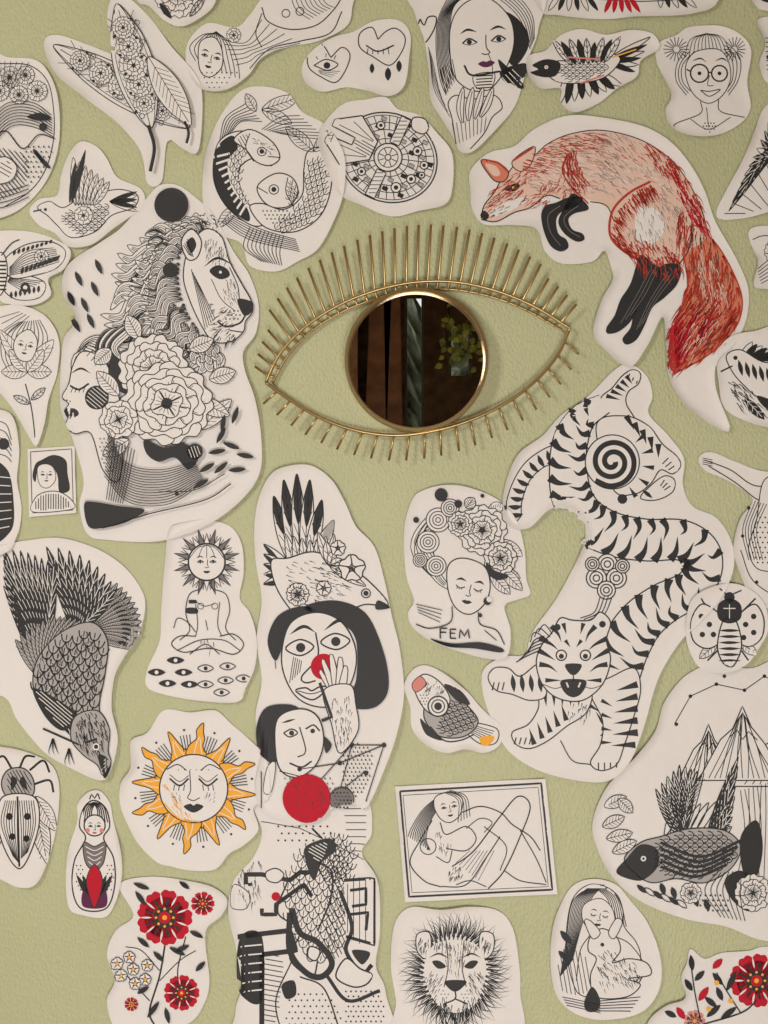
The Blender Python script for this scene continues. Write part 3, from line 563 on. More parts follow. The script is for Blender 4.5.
# ---- central strip upper
d=D('woman_and_bird_drawing',"272,474 290,466 312,466 332,480 346,504 356,526 374,546 384,578 392,616 400,650 404,692 398,728 386,764 366,806 348,800 320,814 296,824 280,818 262,810 256,784 262,750 256,716 262,680 257,640 262,600 256,560 255,524 260,496",base=6,curl=5)
for k in range(6):
    tx=(274,284,297,310,322,334)[k]; ty=(496,480,474,480,500,520)[k]; bx=292+k*4
    d.fleaf(bx,566,tx,ty,13,1.1,vein=4); mx=bx+(tx-bx)*.45; my=566+(ty-566)*.45; d.leaf(mx,my,tx,ty,8.5,'ink' if k<5 else 'lg')
for k in range(7): d.fleaf(298+k*5,582,286+k*8,540-abs(k-3)*2,10,1,vein=3)
for k in range(5): d.fleaf(296,574,264,544+k*10,9,1); d.leaf(282,566+k*4,264,544+k*10,5,'ink')
d.F("272,560 288,558 316,552 350,568 370,582 388,604 366,604 350,608 320,606 300,616 284,600 274,580",'paper',w=1.4)
for k in range(7): d.fleaf(330,566,318+k*8,532+k*9,9,1,vein=2)
d.fur("284,566 330,562 356,580 344,600 300,604",20,110,7,.9); d.rose(352,568,12,5,1,w=1.3,vein=0); d.rose(338,548,7,5,1,w=1.1,vein=0); d.rose(298,594,11,7,2,w=1); d.rose(324,588,7,6,1,w=1,vein=0); d.C(366,593,2.6); d.R(366,593,4.5,1); d.F("378,600 390,607 376,609",'ink')
# woman
d.F("304,608 330,600 356,606 372,622 386,660 388,690 376,706 356,708 346,700 356,680 356,640 340,622",'ink'); d.F("268,640 278,616 300,606 316,610 300,620 286,640 276,660",'ink')
d.F("290,624 316,612 342,622 356,650 352,680 334,704 310,704 292,690 282,660",'paper',w=1.4)
d.L("290,634 304,626 316,632",3.4,tp='b'); d.L("324,630 340,620 352,630",3.4,tp='b'); d.F("286,648 300,639 314,646 301,655",'paper',w=1.6); d.C(301,647,4.8); d.F("321,642 335,633 350,640 337,649",'paper',w=1.6); d.C(336,641,4.8)
d.L("316,632 318,656 302,676 306,682 316,680",1.6); d.F("296,690 306,687 312,690 320,686 328,687 313,699",'paper',w=1.6); d.L("298,690 312,693 327,688",1); d.C(324,666,13,'red'); d.L("286,634 276,650 276,668",.8); d.flow("294,656 290,682","302,660 300,672",5,.8)
for k in range(5):
    a=(-128+k*17)/57.3; x,y=334,688; l=(20,28,31,29,23)[k]
    d.F([(x-4+k*2,y+3),(x+l*math.cos(a)-2.4,y+l*math.sin(a)),(x+l*math.cos(a),y+l*math.sin(a)-3),(x+l*math.cos(a)+2.6,y+l*math.sin(a)+1),(x+3+k*2,y+3)],'paper',w=1)
d.F("324,690 350,684 356,704 358,730 340,752 332,724",'paper',w=1.2); d.fur("332,700 350,696 354,728 340,744 334,724",90,60,6,.9)
d.F("258,744 258,722 268,706 292,704 302,712 284,716 278,730 276,762 264,756",'ink'); d.F("278,718 300,708 318,716 324,740 316,764 298,776 282,770 276,750",'paper',w=1.4)
d.L("284,732 292,728 298,732 290,736 284,732",1.4); d.C(292,732,2.6); d.L("306,728 314,724 320,730",1.6); d.C(313,730,2.4); d.L("300,726 306,750 298,756",1.3); d.L("290,762 302,766 312,760",1.8); d.L("282,722 296,718",2.2,tp='b')
d.L("320,682 332,716 322,720",3,sm=False); d.F("324,736 332,744 326,752",'ink')
d.L("300,768 340,762 384,744 366,800",1,sm=False); d.L("280,770 320,780 352,744 384,744",1,sm=False); d.L("352,744 340,790 366,770",1,sm=False)
for x,y in((384,744),(352,744),(340,762),(366,772),(300,768)): d.C(x,y,2.4)
d.dots("344,748 372,748 366,790 346,790",4,.9); d.dots("284,776 330,774 334,792 300,796",5,.8); d.C(307,797,24,'red'); d.fur("290,780 324,784 326,812 294,812",70,45,8,.6,'ink'); d.C(342,798,11,'grey'); d.dots("334,790 350,790 350,806 334,806",3.5,1.1); d.R(342,798,12,1)
d.F("268,766 276,762 272,790 264,790",'paper',w=.8); d.L("262,770 262,806",1)
# ---- FEM
d=D('woman_with_flower_hair_drawing',"412,500 424,490 446,485 470,488 498,500 516,520 524,548 526,578 530,594 516,600 504,606 510,630 506,656 486,658 456,650 430,640 412,626 408,612 414,600 406,574 404,530")
for k in range(7): d.lock([(462-k*5,514+k*3),(444-k*4,512+k*5),(424+k*1,528+k*6),(416+k*4,550+k*5),(434+k*3,578+k*2)],11,3,.9)
for x,y,r in((438,520,12),(428,542,11),(436,566,10),(450,508,9),(420,560,7)):
    d.C(x,y,r,'paper')
    for q in(1,.72,.45,.2): d.R(x,y,r*q,1)
d.F("448,566 462,558 484,566 490,586 484,604 470,614 456,608 448,590",'paper',w=1.2); d.face(469,588,48,10,closed=True,w=1,brow=2.4)
for q in((496,570,520,578),(500,540,522,556),(488,510,504,506),(500,568,522,590),(490,574,510,594),(466,508,474,498)): d.fleaf(*q,12,.9,vein=5)
d.rose(482,530,24,8,4,w=1); d.rose(500,558,16,7,3,w=1); d.rose(460,524,12,7,3,w=.9)
d.F("486,562 494,570 508,576 498,580 488,574",'ink')
d.C(441,495,6.5); d.C(458,504,4); d.C(482,496,2); d.C(504,508,2.4); d.C(416,520,3)
d.C(487,601,4); d.C(489,599,3,'paper'); d.C(480,615,2); d.L("452,606 450,622 430,628 416,624",1.1); d.L("478,612 480,624 496,630 504,644",1.1); d.flow("418,612 440,622","416,604 442,610",4,.7)
d.L("440,628 440,638",1.4); d.L("440,628 447,628",1.2); d.L("440,632 446,632",1.2); d.L("450,638 450,629",1.4); d.L("450,629 456,629",1.2); d.L("450,633 455,633",1); d.L("450,638 456,638",1.2); d.L("459,638 460,629 464,636 468,629 469,638",1.3,sm=False)
d.F("430,638 452,643 480,642 502,648 500,652 474,648 448,646",'ink'); d.L("484,630 496,640",.8)
# ---- small fish/bird
d=D('fish_bird_drawing',"404,686 412,670 426,665 446,674 466,690 478,704 490,716 501,726 500,744 484,752 464,748 446,752 426,744 412,728 410,706",curl=6,L=7)
d.F("466,722 496,728 496,742 482,744 468,734",'paper',w=1.1); d.flow("470,724 494,731","470,732 486,742",6,.8); d.F("480,737 494,736 490,744 482,745",'orange')
d.F("424,708 430,690 450,688 468,706 478,722 464,736 440,736 426,722",'lg',w=1.3); d.F("414,686 424,674 440,682 450,700 440,716 424,708",'paper',w=1.2)
d.scales("446,700 462,700 474,720 460,732 436,728",7,20,1.1); d.C(438,706,10,'paper'); d.R(438,706,10,1.5); d.R(438,706,6.5,1.2); d.C(438,706,4)
d.F("412,684 420,676 426,684 416,692",'pink',w=.8); d.F("444,684 460,690 470,704 456,700",'ink'); d.L("430,726 444,740 460,740 474,734",1.4); d.fur("424,684 436,680 446,690 432,696",120,30,5,.8); d.F("420,718 430,728 442,740 426,734",'ink'); d.dots("420,692 430,696 428,706 420,704",3,.7)
# ---- nude print
d=D('reclining_nude_print',"395,786 545,778 557,893 405,901",sm=False,curl=3,L=5)
d.L("400,791 541,783 552,889 409,896",2.0,cl=True,sm=False); d.L("403,795 538,787 548,886 412,892",.6,cl=True,sm=False)
d.flow("444,792 424,808 412,826 408,836","450,798 434,814 426,836 430,850",11,.9); d.F("436,796 450,792 462,798 460,814 450,822 440,818 434,806",'paper',w=1); d.face(449,807,28,-10,w=.7,brow=1.4); d.flow("450,790 466,796 470,816","444,792 458,800 458,822",5,.8)
d.L("432,820 420,840 410,862 424,880 440,886",1.2); d.L("462,812 480,806 500,812 512,824 530,836 540,850",1.2); d.L("440,822 446,834 466,826 476,838 466,850 446,848",1.1); d.R(428,846,8,1); d.C(428,848,1.5); d.L("436,856 448,862 452,850",1)
d.L("452,866 474,850 500,816 518,796 530,806 520,836 504,870 488,888",1.3); d.L("440,886 466,884 484,860 500,836",1.1); d.L("520,830 536,858 546,882",1.1); d.L("504,870 520,880 546,884",1.1); d.L("486,886 470,880 456,884",1); d.L("466,828 480,818 492,822 484,832",.9); d.fur("450,868 462,866 462,876 450,878",110,25,5,.9); d.fur("436,830 450,836 450,850 440,850",90,22,5,.6)
d.L("484,826 506,846 500,870",1); d.flow("456,862 470,850","478,880 494,850",8,.5)
# ---- lion head
d=D('lion_head_drawing',"398,916 412,906 440,908 470,905 498,910 512,926 518,956 520,990 514,1040 400,1040 396,1000 391,968 392,936")
cx,cy=455,972
for k in range(220):
    a=k*360/220/57.3; r0=33+3*math.sin(k*1.3); r1=54+5*math.sin(k*2.7)+2*math.cos(k); b=a+.12*math.sin(k)
    d.L([(cx+r0*math.cos(a),cy+r0*1.1*math.sin(a)),(cx+(r0+r1)/2*math.cos(a+.04),cy+(r0+r1)*.55*math.sin(a+.04)),(cx+r1*math.cos(b),cy+r1*1.08*math.sin(b))],1.3,tp='e')
for s_ in(-1,1):
    d.F([(cx+s_*24,948),(cx+s_*26,932),(cx+s_*38,934),(cx+s_*38,950),(cx+s_*30,958)],'paper',w=1.1); d.fur([(cx+s_*26,936),(cx+s_*36,938),(cx+s_*34,952),(cx+s_*28,950)],100,22,6,.9)
d.F("432,946 446,940 464,940 478,946 486,966 482,986 474,1004 456,1012 438,1004 428,988 424,966",'paper'); d.flow("446,940 448,966 444,986","464,940 462,966 466,986",2,1)
for s_ in(-1,1):
    d.F([(cx+s_*9,966),(cx+s_*16,960),(cx+s_*23,961),(cx+s_*17,968)],'ink'); d.L([(cx+s_*6,958),(cx+s_*16,953),(cx+s_*26,957)],1.8,tp='b'); d.fur([(cx+s_*12,974),(cx+s_*28,972),(cx+s_*26,996),(cx+s_*16,992)],90-s_*30,40,7,.8); d.fur([(cx+s_*8,1000),(cx+s_*22,996),(cx+s_*14,1014)],90,24,8,.9); d.dots([(cx+s_*6,992),(cx+s_*15,990),(cx+s_*14,999),(cx+s_*6,999)],3.5,.7); d.fur([(cx+s_*6,944),(cx+s_*20,946),(cx+s_*20,954),(cx+s_*6,956)],270,26,6,.8)
d.F("445,980 466,980 462,987 455,991 448,987",'ink'); d.L("455,990 455,998 444,1003",1.5); d.L("455,998 467,1003",1.5); d.fur("446,944 464,944 462,970 448,970",90,40,7,.7); d.fur("440,1006 470,1006 466,1022 444,1022",90,50,9,1.1)
# ---- TIGER
d=D('tiger_drawing',"612,372 628,364 646,376 652,396 648,414 668,436 683,458 682,484 692,506 716,518 731,542 732,568 720,596 700,620 680,640 662,668 652,692 642,728 628,762 606,780 572,779 534,768 506,748 490,716 482,688 484,668 504,656 524,654 532,632 556,598 576,560 586,528 568,508 548,510 528,528 508,526 502,506 506,480 518,454 542,436 560,416 588,396",curl=6)
d.L("511,516 506,505 512,484 524,464 542,450 566,440",1.1); d.L("521,516 522,500 530,480 546,466 568,462",1.1); d.L("511,516 516,521 521,516",1.1)
for k,(x,y,a) in enumerate(((516,514,0),(515,506,0),(517,498,5),(519,490,15),(523,482,25),(528,474,35),(534,467,45),(541,461,60),(549,457,70),(557,455,80),(565,452,80))): c,s_=math.cos(a/57.3),math.sin(a/57.3); d.L([(x-7*c,y-7*s_),(x,y+1.5),(x+7*c,y+7*s_)],5,tp='b')
d.F("600,400 612,388 622,376 632,370 640,374 638,384 628,392 626,404 636,424 622,436 604,424",'paper',w=1.2); [d.L([(630+k*4,372+k*3),(628+k*4,378+k*3)],1.2) for k in range(3)]; [d.L([(606+k*5,396-k*5),(620+k*3,400-k*4)],4.6,tp='e') for k in range(5)]
d.F("596,426 624,416 648,426 662,444 676,456 680,466 672,474 660,470 650,484 634,494 612,488",'paper',w=1.2); [d.L([(668+k*3,458+k*4),(662+k*3,464+k*3)],1.2) for k in range(3)]; [d.L([(626+k*8,416+k*7),(634+k*6,430+k*7)],6.5,tp='e') for k in range(5)]
d.F("650,486 664,476 674,480 672,492 656,500 640,498",'paper',w=1.1); [d.L([(664+k*3,480+k*3),(660+k*2,486+k*2)],1.2) for k in range(3)]; d.L("642,490 652,498",4,tp='b')
sp=cr(P("604,404 582,418 570,442 568,470 572,498 586,520 612,534 646,540 680,540 700,552 702,572 688,590 662,604 640,622 624,648 612,680 600,706 586,724"),False,2)
sp=resamp(sp,240); g=np.gradient(sp,axis=0); g/=np.hypot(*g.T)[:,None]; nn=np.c_[-g[:,1],g[:,0]]
t=np.linspace(0,1,240); wd=np.interp(t,[0,.1,.3,.5,.62,.8,.95,1],[10,17,22,20,18,24,26,18])[:,None]
left=sp+nn*wd; right=sp-nn*wd
for i in range(0,236,3): # body skin laid down in short quads so it never folds over itself
    j=min(i+3,239); d.F([left[i],left[j],right[j],right[i]],'paper',False)
d.raw(left,1.3); d.raw(right,1.3)
n=30
for k in range(n):
    i=int(6+k*(228/n)); j=min(i+7,239); j3=min(i+4,239)
    d.L([left[i],left[i]*.55+sp[j]*.45,sp[j3]-nn[j3]*3],8.8,tp='e')
    i2=min(i+5,238); j2=min(i2+5,239); d.L([right[i2],right[i2]*.55+sp[j2]*.45,sp[i2]+nn[i2]*(1 if k%2 else -5)],7.6,tp='e')
d.C(612,462,27,'paper'); d.R(612,462,27,1.2)
sq=[(612+(3+r*.92)*math.cos(r*.62),462+(3+r*.92)*math.sin(r*.62)) for r in range(0,25)]; d.L(sq,5.2,st=1.5); d.C(622,499,5)
for a in range(-40,60,24): c,s_=math.cos(a/57.3),math.sin(a/57.3); d.L([(612+42*c,462+42*s_),(612+30*c,462+30*s_)],5,tp='e')
for x,y,r in((607,564,10),(596,578,10),(616,578,10),(606,590,9),(592,564,7),(622,566,7)):
    d.C(x,y,r,'paper')
    for q in(1,.66,.32): d.R(x,y,r*q,1.3)
d.flow("600,596 594,612 580,618","612,596 604,614 590,622",4,1)
d.F("590,690 612,676 634,668 640,690 632,720 624,744 616,764 600,770 590,762 600,744 602,720",'paper',w=1.2); [d.L([(637,684+k*12),(616-k*1,690+k*11)],7,tp='e') for k in range(6)]; [d.L([(601,700+k*14),(612,706+k*12)],4,tp='e') for k in range(4)]; [d.L([(598+k*6,770-k),(598+k*6,762)],1.3) for k in range(4)]
d.F("540,690 560,684 590,690 586,712 566,726 548,740 530,748 516,744 512,732 528,724 538,708",'paper',w=1.2); [d.L([(544+k*9,688-k*.5),(546+k*8,706)],6.5,tp='e') for k in range(5)]; [d.L([(514+k*5,744),(516+k*5,737)],1.3) for k in range(4)]; [d.L([(534+k*8,744-k*6),(529+k*8,728-k*6)],5.4,tp='e') for k in range(5)]
d.F("540,664 520,676 508,668 494,668 488,678 496,690 512,694 530,700 546,694",'paper',w=1.2); [d.L([(492+k*5,690),(494+k*5,682)],1.3) for k in range(3)]; [d.L([(512+k*9,674),(514+k*9,692)],5,tp='b') for k in range(4)]
d.F("552,632 560,618 572,620 590,620 600,612 610,622 606,640 610,660 602,684 582,700 558,698 542,684 536,662 542,644",'paper',w=1.3)
cx=573
for s_ in(-1,1):
    for q,w_ in(([(34,638),(22,644),(15,650)],5.5),([(35,650),(26,655),(18,660)],5.5),([(34,664),(24,666),(16,672)],5.5),([(28,680),(20,680),(12,680)],4.6),([(22,626),(15,634),(12,642)],5.5),([(10,623),(7,634)],4.6),([(8,640),(3,647)],4)): d.L([(cx+s_*x,y) for x,y in q],w_,tp='e')
    d.C(cx+s_*12,655,5.2,'paper'); d.R(cx+s_*12,655,5.2,1.4); d.C(cx+s_*12,656,2.6); d.L([(cx+s_*5,684),(cx+s_*18,688),(cx+s_*30,684)],.8)
d.F("565,664 581,664 578,672 573,675 568,672",'ink'); d.F("561,680 585,680 582,692 573,697 564,692",'ink'); d.L("573,675 573,681",1.2); d.L("566,682 568,687",1.6,'paper'); d.L("580,682 578,687",1.6,'paper'); d.C(557,627,3.4); d.C(602,624,3.4)
d.flow("540,650 526,656 516,662","544,636 534,640 528,652",5,1.1); d.flow("548,640 534,632 530,642","552,634 544,624 538,632",3,1)
d.L("560,740 572,760 590,764",1); d.fur("560,704 590,704 580,724",100,20,6,.9)
# ---- right flying woman
d=D('constellation_figure_drawing',"698,458 710,452 736,462 768,472 830,470 830,612 766,608 748,594 738,572 732,548 738,520 752,500 730,482 704,470")
d.L("704,460 730,470 756,486 790,480",1.1); d.L("708,466 734,482 758,500 770,494",1.1); d.F("764,480 790,480 790,560 760,570 748,550 756,520",'paper',w=1); d.dots("756,520 790,510 790,566 762,566 750,548",5,1); d.flow("752,500 742,530 748,560","766,504 756,530 762,560",6,.8); d.L("740,550 752,580 780,600",1); [d.L([(702,458+k*2),(712,460+k*2)],.7) for k in range(4)]
for x,y in((742,536),(756,582),(748,508)): d.C(x,y,1.8)
# ---- right edge hummingbird
d=D('hummingbird_drawing',"716,356 728,338 752,332 800,328 800,430 766,428 742,420 724,408 718,386",curl=5)
for k in range(8): d.leaf(740+k*3,360,752+k*5,342+k*2,7,'ink' if k%2 else 'paper',bool(k%2))
d.F("726,356 740,350 762,362 790,366 790,396 760,398 744,386 732,372",'paper',w=1.1); [d.L([(738+k*7,360+k*2),(742+k*7,376+k*2)],4.6,tp='b') for k in range(7)]; d.fur("726,380 760,396 764,414 740,408",50,50,10,1.1); d.C(735,358,2.2); d.leaf(744,398,764,420,9,vein=3); d.leaf(756,396,780,414,9); d.L("720,372 732,366",1.5)
# ---- bird & mountain
d=D('mountain_bird_drawing',"690,672 712,664 750,668 780,658 840,660 840,935 768,940 726,926 684,918 640,900 612,876 596,846 592,820 606,786 634,756 654,730 662,704 676,684",curl=6)
for (px_,py_,w_,h_) in((790,716,60,70),(708,724,30,56),(742,706,44,74)):
    pk=np.array([px_,py_]); pts=[(px_-w_,py_+h_),(px_-w_*.5,py_+h_*.45),(px_-w_*.22,py_+h_*.3),(px_,py_),(px_+w_*.2,py_+h_*.28),(px_+w_*.5,py_+h_*.5),(px_+w_,py_+h_)]
    d.F(pts,'paper',False,w=1.2)
    for k in range(13):
        u=-.9+1.8*k/12; d.L([(px_+u*w_*.12,py_+6+abs(u)*8),(px_+u*w_*.45+3*math.sin(k*2),py_+h_*.55),(px_+u*w_*.85,py_+h_*.97)],.9)
    d.L([(px_-w_*.3,py_+h_*.42),(px_-w_*.12,py_+h_*.32),(px_,py_+h_*.45),(px_+w_*.14,py_+h_*.34),(px_+w_*.34,py_+h_*.46)],1.1,sm=False)
d.L("674,724 690,696 716,684 744,690 764,676 790,690",.9,sm=False)
for x,y in((690,696),(716,684),(744,690),(764,676),(676,724),(724,676)): d.C(x,y,1.9)
d.flow("740,790 744,830 736,880","790,776 786,830 790,890",13,.8,j=3)
for k in range(9): d.leaf(690-k*1,846-k*1,655+k*6,772-k*2+abs(k-4)*4,11,'ink',k%3!=2,9,1,bend=-3)
for k in range(8): d.leaf(704,846,738-k*1,756+k*10,10,'ink',k%3!=1,6,1)
for k in range(6): d.leaf(664+k*6,836,676+k*8,806-k*1,7,fill=False,w=1)
d.F("624,858 640,842 660,836 690,828 724,830 740,846 730,868 704,882 676,878 652,882 636,874",'lg',w=1.2); d.scales("654,842 690,832 722,834 734,848 722,864 700,876 660,872",8,0,1.2)
d.F("616,872 626,858 640,844 656,848 658,864 648,876 636,880",'ink'); d.C(643,858,2.8,'paper'); d.C(643,858,1.3); d.flow("660,842 700,856 740,840","660,866 694,876 726,864",5,3)
d.F("740,836 756,820 762,848 754,880 742,870",'ink'); d.F("724,880 740,870 756,884 750,910 732,900",'ink'); d.rose(752,892,18,8,3,w=.9); d.flow("716,872 704,890 720,916","740,870 740,900 744,920",7,.8)
for a,b,c,e in((604,806,626,796),(606,838,632,832),(612,852,636,840),(602,826,624,816),(618,798,632,812)): d.fleaf(a,b,c,e,12,.9,vein=5)
[d.leaf(660+k*11,882+k*4,664+k*11,894+k*4,6) for k in range(5)]; d.rose(690,892,10,6,2,w=.8); [d.leaf(636+k*8,884+k*3,646+k*8,892+k*3,5,fill=k%2==0) for k in range(6)]; d.dots("700,890 726,896 724,914 700,908",5,1)
# ---- bug
d=D('ladybug_drawing',"690,600 706,588 730,583 750,590 764,606 766,630 756,648 744,664 722,672 700,668 688,650 684,626",base=9,curl=3)
for q in "716,612 704,604 700,598","740,612 750,602 754,598","716,650 706,660","740,650 748,662": d.L(q,1.6)
d.fleaf(716,642,698,658,10,.9,vein=4); d.fleaf(740,642,754,654,10,.9,vein=4)
d.F("700,604 714,610 724,622 720,640 706,648 692,640 690,620",'paper',w=1.4); d.F("754,604 742,610 732,622 736,640 748,646 760,636 762,618",'paper',w=1.4)
for x,y in((700,616),(708,624),(701,634),(712,634),(752,616),(744,624),(752,632),(742,637)): d.C(x,y,2.8)
d.F("722,620 734,620 740,644 734,662 728,666 720,660 716,644",'paper',w=1.4); [d.L([(717,630+k*6),(739,630+k*6)],3,tp='b') for k in range(6)]; d.F("717,604 728,598 739,604 739,618 728,623 717,618",'ink'); d.C(728,597,5.4); d.L("722,608 734,608",1,'paper'); d.L("728,604 728,618",.8,'paper'); d.L("725,594 718,588",1.4); d.L("731,594 740,590",1.4)
# ---- girl with rabbit
d=D('girl_with_rabbit_drawing',"562,900 574,884 594,878 616,884 630,900 646,920 658,950 660,980 650,1002 632,1014 600,1019 574,1012 556,994 550,964 552,926")
d.F("572,900 590,884 612,890 622,908 624,926 636,942 640,960 630,990 586,996 572,980 566,940",'paper',w=1); d.flow("590,886 572,902 566,940 560,976","604,884 590,900 580,930 572,960",12,.9); d.flow("600,884 618,896 626,926","596,888 608,900 612,926",7,.9)
d.F("584,904 600,898 612,908 614,924 604,934 590,930 582,918",'paper',w=.9); d.face(599,915,32,8,closed=True,w=.8,brow=1.3); d.L("590,934 580,950 576,980",1); d.L("610,934 630,944 644,968 632,992",1)
d.F("590,936 602,928 616,936 620,950 612,962 628,958 646,962 650,974 628,978 640,984 626,996 596,996 590,976 596,958 588,950",'paper',w=1.2); d.F("592,938 584,920 590,920 600,932",'paper',w=1); d.C(602,944,2); d.fur("596,950 624,956 640,972 620,990 600,986",60,90,7,.9); d.F("608,932 616,918 622,922 614,938",'paper',w=1)
d.flow("562,996 600,1004","566,1004 600,1012",4,.8); d.hatch("560,950 586,956 588,990 562,990",80,4,.8); d.F("584,1000 592,986 600,1000 596,1010 586,1010",'ink'); d.flow("600,1000 640,996","596,1010 630,1010",5,.9); d.leaf(560,930,572,944,7); d.leaf(558,950,568,960,6)
# ---- folk flowers right bottom
d=D('folk_flower_drawing',"664,1004 684,996 680,976 686,962 690,948 704,958 722,952 748,950 768,946 830,950 830,1060 640,1060 646,1022",curl=5)
folk(d,756,980,27); folk(d,694,1020,11,'pink'); d.L("756,1000 740,1012 700,1024",1.5); d.L("700,1020 694,990 690,960",1.3); d.L("740,1012 726,990 716,972",1.3)
for q in((692,990,684,978),(694,980,704,970),(692,970,690,954),(722,984,712,972),(726,990,736,970),(716,1006,704,996),(722,1000,716,986),(706,1016,720,1004),(720,1018,736,1006),(676,1016,664,1010)): d.leaf(*q,6)
for q in((698,1000,708,986),(712,968,722,958),(684,1018,676,1006)): d.leaf(*q,7,'red')
for x,y in((716,982),(708,1008),(730,1000)): d.C(x,y,2.6,'orange')
for d in ALL: d.build()
# ================================================================ eye-shaped mirror
BR=mat('brass',(.48,.345,.16),.34,1)
def newobj(name,v,f,m,parent=None,smooth=True):
    me=bpy.data.meshes.new(name); me.from_pydata(v,[],f); me.materials.append(m)
    if smooth: me.polygons.foreach_set('use_smooth',[True]*len(f))
    o=bpy.data.objects.new(name,me); bpy.context.collection.objects.link(o)
    if parent: o.parent=parent
    return o
def tube(pts,r,v,f,n=8,cap=True):
    pts=[Vector(p) for p in pts]; i0=len(v)
    for i,p in enumerate(pts):
        t=(pts[min(i+1,len(pts)-1)]-pts[max(i-1,0)]).normalized()
        a=t.cross(Vector((0,1,0)))
        if a.length<1e-3: a=t.cross(Vector((1,0,0)))
        a.normalize(); b=t.cross(a)
        for k in range(n):
            an=2*math.pi*k/n; v.append(tuple(p+a*math.cos(an)*r+b*math.sin(an)*r))
    for i in range(len(pts)-1):
        for k in range(n):
            q=i0+i*n; f.append((q+k,q+(k+1)%n,q+n+(k+1)%n,q+n+k))
    if cap: f.append(tuple(i0+k for k in range(n))); f.append(tuple(i0+(len(pts)-1)*n+k for k in reversed(range(n))))
EX,EZ=WX(416),WZ(362)
eye=bpy.data.objects.new('eye_shaped_wall_mirror',None); bpy.context.collection.objects.link(eye); eye.location=(EX,0,EZ)
def E(px,py,y): return (WX(px)-EX,y,WZ(py)-EZ)
upper=cr(P("267,384 280,357 302,332 332,311 368,295 410,285 452,284 492,292 532,308 568,330"),False,3)
upper2=cr(P("273,384 286,360 307,336 336,316 371,301 411,291.5 452,290.5 490,297.5 528,312 562,332"),False,3)
lower=cr(P("568,330 556,356 536,380 508,402 472,420 436,431 398,436 360,432 324,420 294,403 267,384"),False,3)
for nm,c,y,r in(('upper_lid_wire',upper,-.022,.0032),('upper_lid_inner_wire',upper2,-.010,.0024),('lower_lid_wire',lower,-.022,.0034)):
    v=[];f=[]; tube([E(p[0],p[1],y) for p in c],r,v,f); newobj(nm,v,f,BR,eye)
v=[];f=[]
ub=resamp(upper,401); ub2=resamp(upper2,401)
NU=32
for k in range(NU):
    t=.02+.95*k/(NU-1); p=ub[int(t*400)]; q=ub2[int(t*400)]
    ang=math.radians(-90+(t-.5)*2*(44 if t>.5 else 58)*(abs(t-.5)*2)**.35)
    ln=(22+34*math.sin(math.pi*min(max(t*.97,0),1))**1.0)
    if t<.12: ln=15+t*80
    if t>.85: ln*=.82
    dx,dy=math.cos(ang),math.sin(ang)
    tube([E(q[0],q[1],-.011),E(p[0]+dx*2,p[1]+dy*2,-.022),E(p[0]+dx*ln,p[1]+dy*ln,-.026)],.0025,v,f)
lb=resamp(lower,401)
for k in range(22):
    t=.04+.92*k/21; p=lb[int(t*400)]; ang=math.radians(90-(t-.5)*-2*52)
    ln=18+8*math.sin(math.pi*t)
    dx,dy=math.cos(ang),math.sin(ang)
    tube([E(p[0]-dx*1,p[1]-dy*1,-.022),E(p[0]+dx*ln,p[1]+dy*ln,-.024)],.0023,v,f)
newobj('lashes',v,f,BR,eye)
def lathe(prof,n=96):
    v=[];f=[]; m=len(prof)
    for k in range(n):
        a=2*math.pi*k/n
        for r,y in prof: v.append((r*math.cos(a),y,r*math.sin(a)))
    for k in range(n):
        for j in range(m):
            f.append((k*m+j,k*m+(j+1)%m,((k+1)%n)*m+(j+1)%m,((k+1)%n)*m+j))
    return v,f
v,f=lathe([(.1415,-.003),(.1415,-.038),(.1405,-.0395),(.1360,-.0395),(.1350,-.038),(.1320,-.018),(.1320,-.003)])
o=newobj('mirror_rim',v,f,BR,eye)
m_=o.modifiers.new('es','EDGE_SPLIT'); m_.split_angle=math.radians(50)
GL=mat('mirror_glass',(.86,.85,.82),.0,1)
v=[(0,-.0185,0)]+[(.1335*math.cos(2*math.pi*k/96),-.0185,.1335*math.sin(2*math.pi*k/96)) for k in range(96)]
newobj('mirror_disc',v,[(0,1+k,1+(k+1)%96) for k in range(96)],GL,eye,False)
v=[];f=[]
for px,py in((300,334),(538,311),(505,404),(325,420)): tube([E(px,py,0),E(px,py,-.022)],.003,v,f)
newobj('wall_mounts',v,f,BR,eye)
# ================================================================ room
def box(name,lo,hi,m,parent=None):
    x0,y0,z0=lo;x1,y1,z1=hi; c=Vector(((x0+x1)/2,(y0+y1)/2,(z0+z1)/2))
    v=[Vector(p)-(c if not parent else Vector((0,0,0))) for p in((x0,y0,z0),(x1,y0,z0),(x1,y1,z0),(x0,y1,z0),(x0,y0,z1),(x1,y0,z1),(x1,y1,z1),(x0,y1,z1))]
    o=newobj(name,[tuple(p) for p in v],[(0,3,2,1),(4,5,6,7),(0,1,5,4),(1,2,6,5),(2,3,7,6),(3,0,4,7)],m,parent,False)
    if not parent: o.location=c
    return o
WM=bpy.data.materials.new('green_woven_wallpaper'); WM.use_nodes=True; nt=WM.node_tree; b=nt.nodes['Principled BSDF']
b.inputs['Roughness'].default_value=.5; b.inputs['Specular IOR Level'].default_value=.35
tc=nt.nodes.new('ShaderNodeTexCoord'); mp=nt.nodes.new('ShaderNodeMapping'); mp.inputs['Scale'].default_value=(1,1,.6); nt.links.new(tc.outputs['Object'],mp.inputs['Vector'])
n1=nt.nodes.new('ShaderNodeTexNoise'); n1.inputs['Scale'].default_value=240; n1.inputs['Detail'].default_value=2; nt.links.new(mp.outputs['Vector'],n1.inputs['Vector'])
